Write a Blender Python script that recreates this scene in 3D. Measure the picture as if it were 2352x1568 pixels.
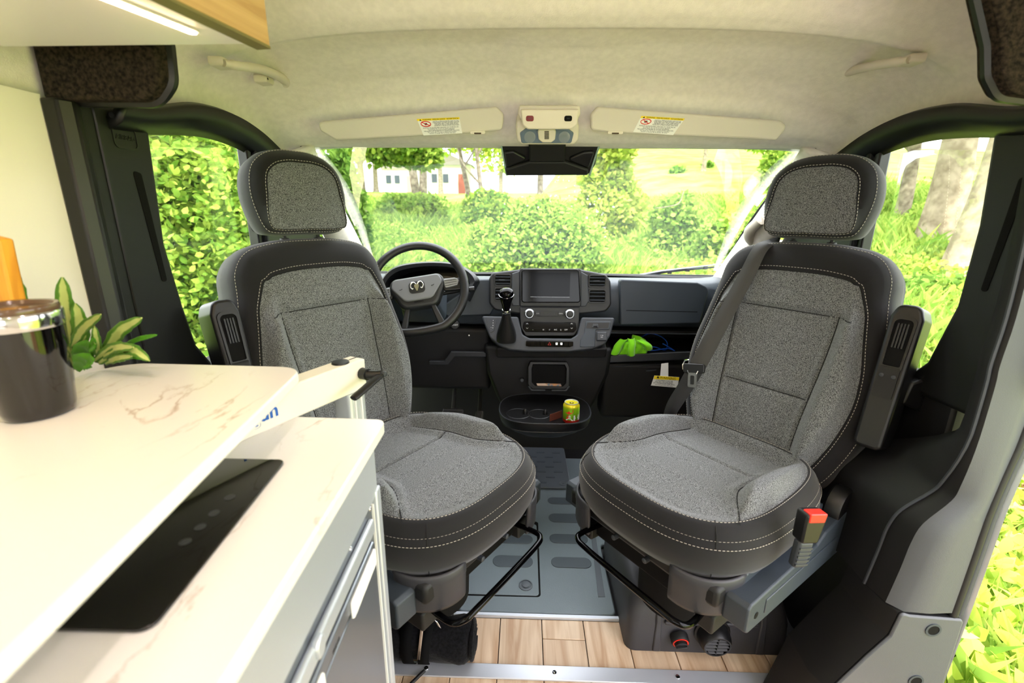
import bpy, bmesh, math, random
import numpy as np
from mathutils import Vector, Matrix
for o in list(bpy.data.objects): bpy.data.objects.remove(o, do_unlink=True)
random.seed(7); rng = np.random.default_rng(7)
SC = bpy.context.scene; COL = SC.collection

# ---------------------------------------------------------------- camera
W, H, F = 2352., 1568., 1055.
CAM = Vector((-.085, 0, 1.26))
def cam_basis(yaw, pit, roll):
    y, p, r = [math.radians(a) for a in (yaw, pit, roll)]
    f = Vector((-math.sin(y)*math.cos(p), math.cos(y)*math.cos(p), -math.sin(p)))
    rt = Vector((math.cos(y), math.sin(y), 0)); u = rt.cross(f)
    return math.cos(r)*rt + math.sin(r)*u, -math.sin(r)*rt + math.cos(r)*u, f
RT, UP, FW = cam_basis(1.6, 15.5, 0.45)
cd = bpy.data.cameras.new('camera'); cam = bpy.data.objects.new('camera', cd); COL.objects.link(cam)
cd.sensor_width = 36; cd.lens = F*36/W; cd.clip_start = .02; cd.clip_end = 400
cam.matrix_world = Matrix((( RT.x, UP.x, -FW.x, CAM.x), (RT.y, UP.y, -FW.y, CAM.y), (RT.z, UP.z, -FW.z, CAM.z), (0, 0, 0, 1)))
cd.dof.use_dof = True; cd.dof.focus_distance = 1.45; cd.dof.aperture_fstop = 3.5
SC.camera = cam

# ---------------------------------------------------------------- light
wd = bpy.data.worlds.new('sky'); SC.world = wd; wd.use_nodes = True
nt = wd.node_tree; nt.nodes.clear()
wo = nt.nodes.new('ShaderNodeOutputWorld'); bg = nt.nodes.new('ShaderNodeBackground')
bg.inputs['Color'].default_value = (.96, .93, 1.0, 1); bg.inputs['Strength'].default_value = 3.9
nt.links.new(bg.outputs[0], wo.inputs[0])
sd = bpy.data.lights.new('sun', 'SUN'); sun = bpy.data.objects.new('sun', sd); COL.objects.link(sun)
sd.energy = 4.2; sd.angle = math.radians(1.5); sd.color = (1, .95, .89)
sun.rotation_euler = Vector((.06, .62, -.90)).to_track_quat('-Z', 'Y').to_euler()
SC.view_settings.view_transform = 'Standard'; SC.view_settings.look = 'None'
SC.view_settings.gamma = 1; SC.view_settings.use_curve_mapping = False
SC.view_settings.exposure = 1.08

# ---------------------------------------------------------------- helpers
def ray(x, y): return FW + RT*((x-W/2)/F) + UP*((H/2-y)/F)
def at(x, y, ax, v):
    d = ray(x, y); return CAM + d*((v-CAM[ax])/d[ax])
def aX(x, y, v): return at(x, y, 0, v)
def aY(x, y, v): return at(x, y, 1, v)
def aZ(x, y, v): return at(x, y, 2, v)
class PL:
    """a measuring plane: origin, normal n (towards the viewer), local x to the right, local y up"""
    def __init__(s, o, n, up=(0, 0, 1)):
        s.o = Vector(o); s.z = Vector(n).normalized(); s.x = Vector(up).cross(s.z).normalized(); s.y = s.z.cross(s.x)
    def hit(s, px, py, d=0):
        r = ray(px, py); t = (s.o + s.z*d - CAM).dot(s.z)/r.dot(s.z); return CAM + r*t
    def uv(s, px, py, d=0):
        p = s.hit(px, py, d) - s.o; return (p.dot(s.x), p.dot(s.y))
    def P(s, u, v, d=0): return s.o + s.x*u + s.y*v + s.z*d
    def M(s, u=0, v=0, d=0, rot=0):
        p = s.P(u, v, d); c, q = math.cos(rot), math.sin(rot); a = s.x*c + s.y*q; b = s.y*c - s.x*q
        return Matrix(((a.x, b.x, s.z.x, p.x), (a.y, b.y, s.z.y, p.y), (a.z, b.z, s.z.z, p.z), (0, 0, 0, 1)))
def rnd(poly, r, seg=5):
    n = len(poly); rs = r if isinstance(r, (list, tuple)) else [r]*n; out = []
    for i in range(n):
        p = Vector(poly[i]).to_2d(); a = Vector(poly[i-1]).to_2d(); b = Vector(poly[(i+1) % n]).to_2d()
        da, db = a-p, b-p; la, lb = da.length, db.length
        if rs[i] <= 0 or la < 1e-6 or lb < 1e-6: out.append(tuple(p)); continue
        da /= la; db /= lb; ang = math.acos(max(-1, min(1, da.dot(db))))
        if ang > 3.05 or ang < .05: out.append(tuple(p)); continue
        t = min(rs[i]/math.tan(ang/2), la*.48, lb*.48); rr = t*math.tan(ang/2)
        c = p + (da+db).normalized()*(rr/math.sin(ang/2)); s0 = p+da*t-c; s1 = p+db*t-c
        a0 = math.atan2(s0.y, s0.x); a1 = math.atan2(s1.y, s1.x); d = (a1-a0+math.pi) % (2*math.pi)-math.pi
        for k in range(seg+1):
            q = a0+d*k/seg; out.append((c.x+rr*math.cos(q), c.y+rr*math.sin(q)))
    return out
def rrect(w, h, r, seg=5): return rnd([(-w/2, -h/2), (w/2, -h/2), (w/2, h/2), (-w/2, h/2)], r, seg)
def spline(pts, n, closed=False):
    """Catmull-Rom through pts, n samples per span"""
    P = [np.array(p, float) for p in pts]; m = len(P); out = []
    for i in range(m if closed else m-1):
        if closed: p0, p1, p2, p3 = P[i-1], P[i], P[(i+1) % m], P[(i+2) % m]
        else: p0, p1, p2, p3 = P[max(i-1, 0)], P[i], P[i+1], P[min(i+2, m-1)]
        for k in range(n):
            t = k/n; out.append(.5*((2*p1)+(-p0+p2)*t+(2*p0-5*p1+4*p2-p3)*t*t+(-p0+3*p1-3*p2+p3)*t**3))
    if not closed: out.append(P[-1])
    return out
def sst(x, a, b):
    t = max(0., min(1., (x-a)/(b-a))); return t*t*(3-2*t)

class MB:
    def __init__(s): s.v = []; s.f = []
    def add(s, vs, fs):
        o = len(s.v); s.v += [tuple(v) for v in vs]; s.f += [tuple(i+o for i in f) for f in fs]; return s
    def box(s, c, sz, M=None, taper=1.):
        x, y, z = sz[0]/2, sz[1]/2, sz[2]/2; c = Vector(c)
        vs = [Vector((i*x*(taper if k > 0 else 1), j*y*(taper if k > 0 else 1), k*z)) for k in (-1, 1) for i, j in ((-1, -1), (1, -1), (1, 1), (-1, 1))]
        vs = [(M @ v if M else v) + c for v in vs]
        return s.add(vs, [(3, 2, 1, 0), (4, 5, 6, 7), (0, 1, 5, 4), (1, 2, 6, 5), (2, 3, 7, 6), (3, 0, 4, 7)])
    def loft(s, loops, closed=True, c0=True, c1=True):
        n = len(loops[0]); vs = [v for l in loops for v in l]; fs = []
        for i in range(len(loops)-1):
            for j in range(n if closed else n-1):
                k = (j+1) % n; fs.append((i*n+j, i*n+k, (i+1)*n+k, (i+1)*n+j))
        if closed and c0: fs.append(tuple(range(n-1, -1, -1)))
        if closed and c1: fs.append(tuple(range((len(loops)-1)*n, len(loops)*n)))
        return s.add(vs, fs)
    def prism(s, pl, poly, d0, d1, inset=0, bev=0):
        """polygon in the plane's own 2-D, from depth d0 (far) to d1 (near)"""
        L = [[pl.P(u, v, d0) for u, v in poly], [pl.P(u, v, d1) for u, v in poly]]
        return s.loft(L)
    def ppx(s, pl, pix, d0, d1, r=0, seg=5):
        return s.prism(pl, rnd([pl.uv(*p) for p in pix], r, seg), d0, d1)
    def frame(s, pl, outer, inner, d0, d1):
        """ring between two loops with the same number of points"""
        n = len(outer); vs = [pl.P(u, v, d) for d in (d0, d1) for lp in (outer, inner) for u, v in lp]; fs = []
        for j in range(n):
            k = (j+1) % n
            fs += [(2*n+j, 2*n+k, 3*n+k, 3*n+j), (j, n+j, n+k, k), (j, k, 2*n+k, 2*n+j), (n+k, n+j, 3*n+j, 3*n+k)]
        return s.add(vs, fs)
    def tube(s, pts, r, n=8, closed=False, flat=None):
        P = [Vector(p) for p in pts]; m = len(P); loops = []; prev = None
        for i in range(m):
            if closed: t = P[(i+1) % m]-P[i-1]
            else: t = P[min(i+1, m-1)]-P[max(i-1, 0)]
            t.normalize()
            if prev is None:
                a = Vector((0, 0, 1)) if abs(t.z) < .9 else Vector((1, 0, 0)); nrm = t.cross(a).normalized()
            else:
                nrm = prev - t*prev.dot(t)
                nrm = nrm.normalized() if nrm.length > 1e-8 else prev
            prev = nrm; b = t.cross(nrm); rr = r[i] if isinstance(r, (list, tuple)) else r
            loops.append([P[i]+nrm*(math.cos(2*math.pi*k/n)*rr)+b*(math.sin(2*math.pi*k/n)*rr*(flat or 1)) for k in range(n)])
        if closed: loops.append(loops[0]); return s.loft(loops, c0=False, c1=False)
        return s.loft(loops)
    def lathe(s, prof, M=None, n=28, c0=True, c1=True):
        M = M or Matrix(); loops = [[M @ Vector((r*math.cos(2*math.pi*k/n), r*math.sin(2*math.pi*k/n), z)) for k in range(n)] for r, z in prof]
        return s.loft(loops, c0=c0, c1=c1)
    def grid(s, rows):
        n = len(rows[0]); vs = [v for r in rows for v in r]
        return s.add(vs, [(i*n+j, i*n+j+1, (i+1)*n+j+1, (i+1)*n+j) for i in range(len(rows)-1) for j in range(n-1)])
    def build(s, name, mat, parent=None, smooth=40, bevel=0, seg=2, solid=0, sub=0):
        me = bpy.data.meshes.new(name); me.from_pydata(s.v, [], s.f)
        bm = bmesh.new(); bm.from_mesh(me); bmesh.ops.recalc_face_normals(bm, faces=bm.faces); bm.to_mesh(me); bm.free()
        me.materials.append(mat)
        if smooth:
            me.polygons.foreach_set('use_smooth', [True]*len(me.polygons)); me.set_sharp_from_angle(angle=math.radians(smooth))
        o = bpy.data.objects.new(name, me); COL.objects.link(o)
        if parent: o.parent = parent
        if solid:
            m = o.modifiers.new('solid', 'SOLIDIFY'); m.thickness = solid; m.offset = -1
        if bevel:
            m = o.modifiers.new('bevel', 'BEVEL'); m.width = bevel; m.segments = seg; m.limit_method = 'ANGLE'; m.angle_limit = math.radians(35)
        if sub:
            m = o.modifiers.new('sub', 'SUBSURF'); m.levels = sub; m.render_levels = sub
        return o
def tag(o, label=None, cat=None, group=None, kind=None):
    if label: o['label'] = label
    if cat: o['category'] = cat
    if group: o['group'] = group
    if kind: o['kind'] = kind
    return o
def thing(name, label, cat, loc=(0, 0, 0), rz=0, group=None):
    o = bpy.data.objects.new(name, None); COL.objects.link(o); o.location = loc; o.rotation_euler = (0, 0, rz); o.empty_display_size = .1
    return tag(o, label, cat, group)
def at_base(o):
    """give a thing its base as origin: parts stay where they are"""
    return o
def struct(o): o['kind'] = 'structure'; return o
def txt(name, body, M, size, mat, parent=None, ext=.0003, bold=0, sx=1.):
    cu = bpy.data.curves.new(name, 'FONT'); cu.body = body; cu.size = size; cu.extrude = ext; cu.align_x = 'CENTER'; cu.align_y = 'CENTER'; cu.offset = bold; cu.resolution_u = 3
    o = bpy.data.objects.new(name+'_c', cu); COL.objects.link(o)
    bpy.context.view_layer.update()
    me = bpy.data.meshes.new_from_object(o.evaluated_get(bpy.context.evaluated_depsgraph_get()))
    bpy.data.objects.remove(o, do_unlink=True)
    me.transform(M @ Matrix.Diagonal((sx, 1, 1, 1))); me.name = name; me.materials.clear(); me.materials.append(mat)
    q = bpy.data.objects.new(name, me); COL.objects.link(q)
    if parent: q.parent = parent
    return q

# ---------------------------------------------------------------- materials
def lin(c):
    return tuple(((v/255)/12.92 if v/255 <= .04045 else ((v/255+.055)/1.055)**2.4) for v in c)+(1,)
MATS = {}
def mat(name, rgb, rough=.5, metal=0, spec=.5, bump=0, bscale=200, var=0, vscale=30, coat=0, emit=None, estr=0, sheen=0, rgb2=None, detail=4, vrough=0):
    m = bpy.data.materials.new(name); m.use_nodes = True; t = m.node_tree; b = t.nodes['Principled BSDF']; MATS[name] = m
    b.inputs['Base Color'].default_value = lin(rgb); b.inputs['Roughness'].default_value = rough; b.inputs['Metallic'].default_value = metal
    b.inputs['Specular IOR Level'].default_value = spec; b.inputs['Coat Weight'].default_value = coat; b.inputs['Sheen Weight'].default_value = sheen
    if emit: b.inputs['Emission Color'].default_value = lin(emit); b.inputs['Emission Strength'].default_value = estr
    tc = t.nodes.new('ShaderNodeTexCoord')
    if var or rgb2:
        n = t.nodes.new('ShaderNodeTexNoise'); n.inputs['Scale'].default_value = vscale; n.inputs['Detail'].default_value = detail
        t.links.new(tc.outputs['Object'], n.inputs['Vector'])
        r = t.nodes.new('ShaderNodeValToRGB'); r.color_ramp.elements[0].position = .35; r.color_ramp.elements[1].position = .65
        c = lin(rgb); c2 = lin(rgb2) if rgb2 else tuple(min(1, v*(1+var)) for v in c[:3])+(1,)
        r.color_ramp.elements[0].color = tuple(v*(1-var) for v in c[:3])+(1,); r.color_ramp.elements[1].color = c2
        t.links.new(n.outputs['Fac'], r.inputs['Fac']); t.links.new(r.outputs['Color'], b.inputs['Base Color'])
    if bump:
        n = t.nodes.new('ShaderNodeTexNoise'); n.inputs['Scale'].default_value = bscale; n.inputs['Detail'].default_value = 3
        t.links.new(tc.outputs['Object'], n.inputs['Vector'])
        bp = t.nodes.new('ShaderNodeBump'); bp.inputs['Strength'].default_value = bump; bp.inputs['Distance'].default_value = .002
        t.links.new(n.outputs['Fac'], bp.inputs['Height']); t.links.new(bp.outputs['Normal'], b.inputs['Normal'])
    return m
def fabric_mat(name, lo, hi, scale, rough=.95, bump=.5, sheen=.25):
    m = bpy.data.materials.new(name); m.use_nodes = True; t = m.node_tree; b = t.nodes['Principled BSDF']
    b.inputs['Roughness'].default_value = rough; b.inputs['Specular IOR Level'].default_value = .15; b.inputs['Sheen Weight'].default_value = sheen
    b.inputs['Sheen Tint'].default_value = (.9, .95, 1, 1)
    tc = t.nodes.new('ShaderNodeTexCoord'); n = t.nodes.new('ShaderNodeTexNoise'); n.inputs['Scale'].default_value = scale; n.inputs['Detail'].default_value = 2.5; n.inputs['Roughness'].default_value = .75
    r = t.nodes.new('ShaderNodeValToRGB'); r.color_ramp.elements[0].position = .38; r.color_ramp.elements[1].position = .64
    r.color_ramp.elements[0].color = lin(lo); r.color_ramp.elements[1].color = lin(hi)
    bp = t.nodes.new('ShaderNodeBump'); bp.inputs['Strength'].default_value = bump; bp.inputs['Distance'].default_value = .002
    L = t.links.new; L(tc.outputs['Object'], n.inputs['Vector']); L(n.outputs['Fac'], r.inputs['Fac']); L(r.outputs['Color'], b.inputs['Base Color'])
    L(n.outputs['Fac'], bp.inputs['Height']); L(bp.outputs['Normal'], b.inputs['Normal']); return m
def wood_mat(name, dark, light, axis='Y', scale=(26, 2.2, 26), rough=.45, coat=0):
    m = bpy.data.materials.new(name); m.use_nodes = True; t = m.node_tree; b = t.nodes['Principled BSDF']; L = t.links.new
    b.inputs['Roughness'].default_value = rough; b.inputs['Coat Weight'].default_value = coat
    tc = t.nodes.new('ShaderNodeTexCoord'); mp = t.nodes.new('ShaderNodeMapping'); mp.inputs['Scale'].default_value = scale
    oi = t.nodes.new('ShaderNodeObjectInfo'); ad = t.nodes.new('ShaderNodeVectorMath'); ad.operation = 'ADD'
    mu = t.nodes.new('ShaderNodeVectorMath'); mu.operation = 'SCALE'; mu.inputs[3].default_value = 7.3
    L(oi.outputs['Random'], mu.inputs[0]); L(tc.outputs['Object'], ad.inputs[0]); L(mu.outputs[0], ad.inputs[1]); L(ad.outputs[0], mp.inputs['Vector'])
    n = t.nodes.new('ShaderNodeTexNoise'); n.inputs['Scale'].default_value = 1; n.inputs['Detail'].default_value = 6; n.inputs['Distortion'].default_value = 1.3
    r = t.nodes.new('ShaderNodeValToRGB'); r.color_ramp.elements[0].position = .32; r.color_ramp.elements[1].position = .62
    r.color_ramp.elements[0].color = lin(dark); r.color_ramp.elements[1].color = lin(light)
    L(mp.outputs[0], n.inputs['Vector']); L(n.outputs['Fac'], r.inputs['Fac'])
    hs = t.nodes.new('ShaderNodeHueSaturation'); mr = t.nodes.new('ShaderNodeMapRange'); mr.inputs['To Min'].default_value = .9; mr.inputs['To Max'].default_value = 1.08
    L(oi.outputs['Random'], mr.inputs['Value']); L(mr.outputs[0], hs.inputs['Value']); L(r.outputs['Color'], hs.inputs['Color']); L(hs.outputs[0], b.inputs['Base Color'])
    return m
def marble_mat(name, base, vein, rough=.28):
    m = bpy.data.materials.new(name); m.use_nodes = True; t = m.node_tree; b = t.nodes['Principled BSDF']; L = t.links.new
    b.inputs['Roughness'].default_value = rough; b.inputs['Specular IOR Level'].default_value = .5
    tc = t.nodes.new('ShaderNodeTexCoord'); mp = t.nodes.new('ShaderNodeMapping'); mp.inputs['Rotation'].default_value = (0, 0, .5); mp.inputs['Scale'].default_value = (5.5, 2.6, 3)
    n = t.nodes.new('ShaderNodeTexNoise'); n.inputs['Scale'].default_value = 1.15; n.inputs['Detail'].default_value = 7; n.inputs['Distortion'].default_value = .6; n.inputs['Roughness'].default_value = .55
    r = t.nodes.new('ShaderNodeValToRGB'); e = r.color_ramp.elements
    e[0].position = .49; e[0].color = lin(base); e[1].position = .51; e[1].color = lin(base); q = e.new(.5); q.color = lin(vein)
    n2 = t.nodes.new('ShaderNodeTexNoise'); n2.inputs['Scale'].default_value = 5; mx = t.nodes.new('ShaderNodeMixRGB'); mx.inputs[1].default_value = lin(base)
    r2 = t.nodes.new('ShaderNodeValToRGB'); r2.color_ramp.elements[0].position = .47; r2.color_ramp.elements[1].position = .68
    L(tc.outputs['Object'], mp.inputs['Vector']); L(mp.outputs[0], n.inputs['Vector']); L(n.outputs['Fac'], r.inputs['Fac']); L(tc.outputs['Object'], n2.inputs['Vector'])
    L(n2.outputs['Fac'], r2.inputs['Fac']); L(r2.outputs['Color'], mx.inputs[0]); L(r.outputs['Color'], mx.inputs[2]); L(mx.outputs[0], b.inputs['Base Color']); return m
def glass_mat(name, tint=(1, 1, 1), refl=.5, rough=0):
    m = bpy.data.materials.new(name); m.use_nodes = True; t = m.node_tree; t.nodes.clear(); L = t.links.new
    o = t.nodes.new('ShaderNodeOutputMaterial'); mx = t.nodes.new('ShaderNodeMixShader'); tr = t.nodes.new('ShaderNodeBsdfTransparent'); gl = t.nodes.new('ShaderNodeBsdfGlossy')
    tr.inputs['Color'].default_value = tuple(tint)+(1,); gl.inputs['Roughness'].default_value = rough
    fr = t.nodes.new('ShaderNodeFresnel'); fr.inputs['IOR'].default_value = 1.45; ml = t.nodes.new('ShaderNodeMath'); ml.operation = 'MULTIPLY'; ml.inputs[1].default_value = refl
    L(fr.outputs[0], ml.inputs[0]); L(ml.outputs[0], mx.inputs[0]); L(tr.outputs[0], mx.inputs[1]); L(gl.outputs[0], mx.inputs[2]); L(mx.outputs[0], o.inputs[0]); return m
M_black = mat('black plastic', (9, 9, 10), .42, bump=.12, bscale=900)
M_blackm = mat('matt black plastic', (6, 6, 7), .6, bump=.12, bscale=900)
M_gloss = mat('gloss black plastic', (3, 3, 4), .08, spec=.16)
M_dash = mat('dashboard plastic', (46, 54, 62), .5, bump=.25, bscale=700)
M_dashd = mat('dark dashboard plastic', (27, 29, 32), .45, bump=.2, bscale=700)
M_grey = mat('grey plastic', (50, 54, 60), .5, bump=.2, bscale=800)
M_pillar = mat('pillar trim plastic', (9, 11, 10), .5, bump=.2, bscale=800)
M_chrome = mat('chrome', (215, 215, 218), .12, 1)
M_alu = mat('brushed aluminium', (208, 213, 221), .42, .6, bump=.06, bscale=300)
M_steel = mat('satin steel panel', (150, 155, 164), .36, .85)
M_cream = mat('headliner cloth', (236, 229, 222), .95, spec=.1, bump=.35, bscale=500, var=.04, vscale=60, sheen=.15)
M_creamp = mat('cream plastic', (222, 213, 199), .5, bump=.05, bscale=600)
M_visor = mat('visor vinyl', (212, 205, 193), .7, bump=.15, bscale=700)
M_white = mat('white laminate', (240, 238, 232), .35)
M_wall = mat('cream wall panel', (243, 238, 226), .5)
M_felt = mat('dark speckled felt', (24, 21, 19), .95, spec=.1, rgb2=(58, 50, 42), vscale=160, detail=8, bump=.6, bscale=400)
M_fabric = fabric_mat('grey melange seat fabric', (8, 9, 10), (146, 149, 149), 560)
M_vinyl = mat('dark seat cloth', (21, 20, 22), .8, spec=.25, bump=.25, bscale=1200, sheen=.2)
M_stitch = mat('pale stitching thread', (178, 172, 160), .8)
M_seam = mat('dark seam', (16, 16, 17), .9)
M_mat = mat('blue grey rubber mat', (110, 122, 128), .42, bump=.5, bscale=450)
M_mat2 = mat('dark rubber mat', (84, 91, 97), .5, bump=.3, bscale=600)
M_marble = marble_mat('white marble laminate', (240, 237, 233), (196, 178, 164))
M_plank = wood_mat('pale wood plank', (186, 152, 118), (222, 198, 168))
M_oak = wood_mat('oak veneer', (178, 140, 88), (206, 170, 116), scale=(3, 3, 40))
M_oakend = mat('olive edge band', (120, 112, 70), .5)
M_amber = wood_mat('amber wood', (206, 132, 24), (238, 170, 50), scale=(40, 40, 4))
M_glass = glass_mat('window glass', (.97, 1, .98), .35)
M_wsglass = glass_mat('windshield glass', (.94, 1, .97), .35)
M_red = mat('red plastic', (226, 44, 30), .4)
M_dred = mat('dark red plastic', (118, 14, 16), .35)
M_paper = mat('white label paper', (235, 235, 232), .6)
M_yellow = mat('yellow label print', (240, 212, 20), .6)
M_ink = mat('dark ink', (60, 70, 82), .7)
M_blk = mat('black ink', (5, 5, 5), .8, spec=.2)
M_bluei = mat('blue logo ink', (22, 92, 178), .5)
M_whitei = mat('white print', (225, 228, 230), .6)
# ================================================================ THE SETTING
# ---- ceiling: one moulded headliner, low at the windscreen header, stepping up behind the cab
def interp(x, tab):
    return float(np.interp(x, [t[0] for t in tab], [t[1] for t in tab]))
ZC = [(-2.4, 1.90), (.5, 1.90), (.9, 1.834), (1.08, 1.748), (1.15, 1.679), (1.185, 1.662), (1.195, 1.664), (1.205, 1.678), (1.23, 1.684), (1.3, 1.669), (1.40, 1.626), (1.455, 1.589), (1.49, 1.535), (1.52, 1.496), (1.56, 1.476), (1.62, 1.468)]
ZS = [(-2.4, 1.445), (.9, 1.445), (1.015, 1.453), (1.145, 1.488), (1.278, 1.494), (1.40, 1.474), (1.50, 1.438), (1.588, 1.396), (1.62, 1.38)]
HW = [(-2.4, .93), (.9, .93), (1.2, .905), (1.45, .875), (1.62, .845)]
rows = []
ys = sorted(set([round(y, 4) for y in list(np.linspace(-2.3, 1.0, 18))+list(np.linspace(1.02, 1.62, 61))]))
for Y in ys:
    zc, zs, hw = interp(Y, ZC), interp(Y, ZS), interp(Y, HW); r = []
    pw = 3.0 if Y < 1.45 else 3.0+ (Y-1.45)*30
    for k in range(81):
        a = -math.pi/2 + math.pi*k/80; u = math.sin(a); u = math.copysign(abs(u)**.9, u)
        q = max(0, 1-abs(u)**pw)**(1/pw); z = zs+(zc-zs)*q
        if 1.205 <= Y <= 1.46:
            x = u*hw; e = sst(Y, 1.2, 1.24)*(1-sst(Y, 1.38, 1.46)); z -= .012*e*(sst(x, -.17, -.10)*(1-sst(x, .13, .20)))
        r.append((u*hw, Y, z))
    rows.append(r)
ceil_o = MB().grid(rows).build('ceiling', M_cream, smooth=70, solid=-.03); struct(ceil_o)
ceil_o['label'] = 'moulded cream cloth headliner over the cab'

# ---- floor: plank floor with an aluminium strip, cab floor beyond
fl = struct(MB().box((-.1, .25, -.022), (1.96, 1.89, .03)).build('floor', M_blackm))
th = math.radians(2.0)
def plank(x0, x1, y0, y1):
    g = .0012; z0, z1 = -.008, 0.
    q = [(x0+g, y0+g), (x1-g, y0+g), (x1-g, y1-g), (x0+g, y1-g)]
    pass
    return MB().loft([[(x, y, z0) for x, y in q], [(x, y, z1) for x, y in q]]).build('plank', M_plank, fl, bevel=.001, seg=1)
pw = .1323; x = -.6772; i = 0; YP = 1.193; YJ = aZ(1296, 1468, 0).y
while x < .86:
    if i % 3 == 0: cuts = [.45, .78, YP]
    elif i % 3 == 1: cuts = [.45, .93, YP]
    else: cuts = [.45, .64, YP]
    if abs(x+.016) < .03: cuts = [.45, YJ, YP]
    for a, b in zip(cuts[:-1], cuts[1:]): plank(x, x+pw, a, b)
    x += pw; i += 1
t1 = struct(MB().box((.07, 1.009, .004), (1.52, .043, .006)).build('trim_1', M_alu, bevel=.0015))
t1['label'] = 'flat aluminium strip with screws across the plank floor'
for px in (975, 1274, 1556, 1840):
    p = aZ(px, 1551, .008); s = MB().lathe([(.0065, 0), (.006, .002), (.003, .0032)], Matrix.Translation((p.x, 1.009, .0068)), 16)
    s.build('screw', M_chrome, t1); MB().box((p.x, 1.009, .0102), (.005, .0012, .0006)).build('screw_slot', M_blk, t1)
t2 = struct(MB().box((.02, 1.199, .004), (.72, .013, .012)).build('trim_2', M_alu, bevel=.002)); t2['label'] = 'thin aluminium edge between planks and cab mat'
struct(MB().box((0, 1.77, -.03), (1.86, 1.12, .04)).build('floor_cab', M_blackm))
struct(MB().box((0, 2.36, .47), (1.86, .03, 1.0)).build('wall_front', M_blackm))

# ---- left wall panel of the living area
wl = struct(MB().box((-.93, -.745, .72), (.03, 3.17, 1.46)).build('wall_left', M_wall))
# ---- rear of the living area: back doors with two windows, fixed wall behind the sliding door opening
wb = MB()
for c_, s_ in (((0, -2.31, .45), (1.86, .04, .90)), ((0, -2.31, 1.70), (1.86, .04, .34)), ((-.86, -2.31, 1.2), (.14, .04, .70)), ((.86, -2.31, 1.2), (.14, .04, .70)), ((0, -2.31, 1.2), (.12, .04, .70))): wb.box(c_, s_)
wb_o = struct(wb.build('wall_back', M_wall)); wb_o['label'] = 'white back doors behind the camera with two windows'
for x in (-.425, .425): MB().box((x, -2.31, 1.21), (.73, .006, .66)).build('window_pane', M_glass, wb_o)
wk_o = struct(MB().box((.93, -1.40, .72), (.03, 1.78, 1.46)).build('wall_right_rear', M_wall)); wk_o['label'] = 'white wall behind the sliding door opening'
struct(MB().box((0, -1.5, -.022), (1.86, 1.60, .03)).build('floor_rear', M_plank))
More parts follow.
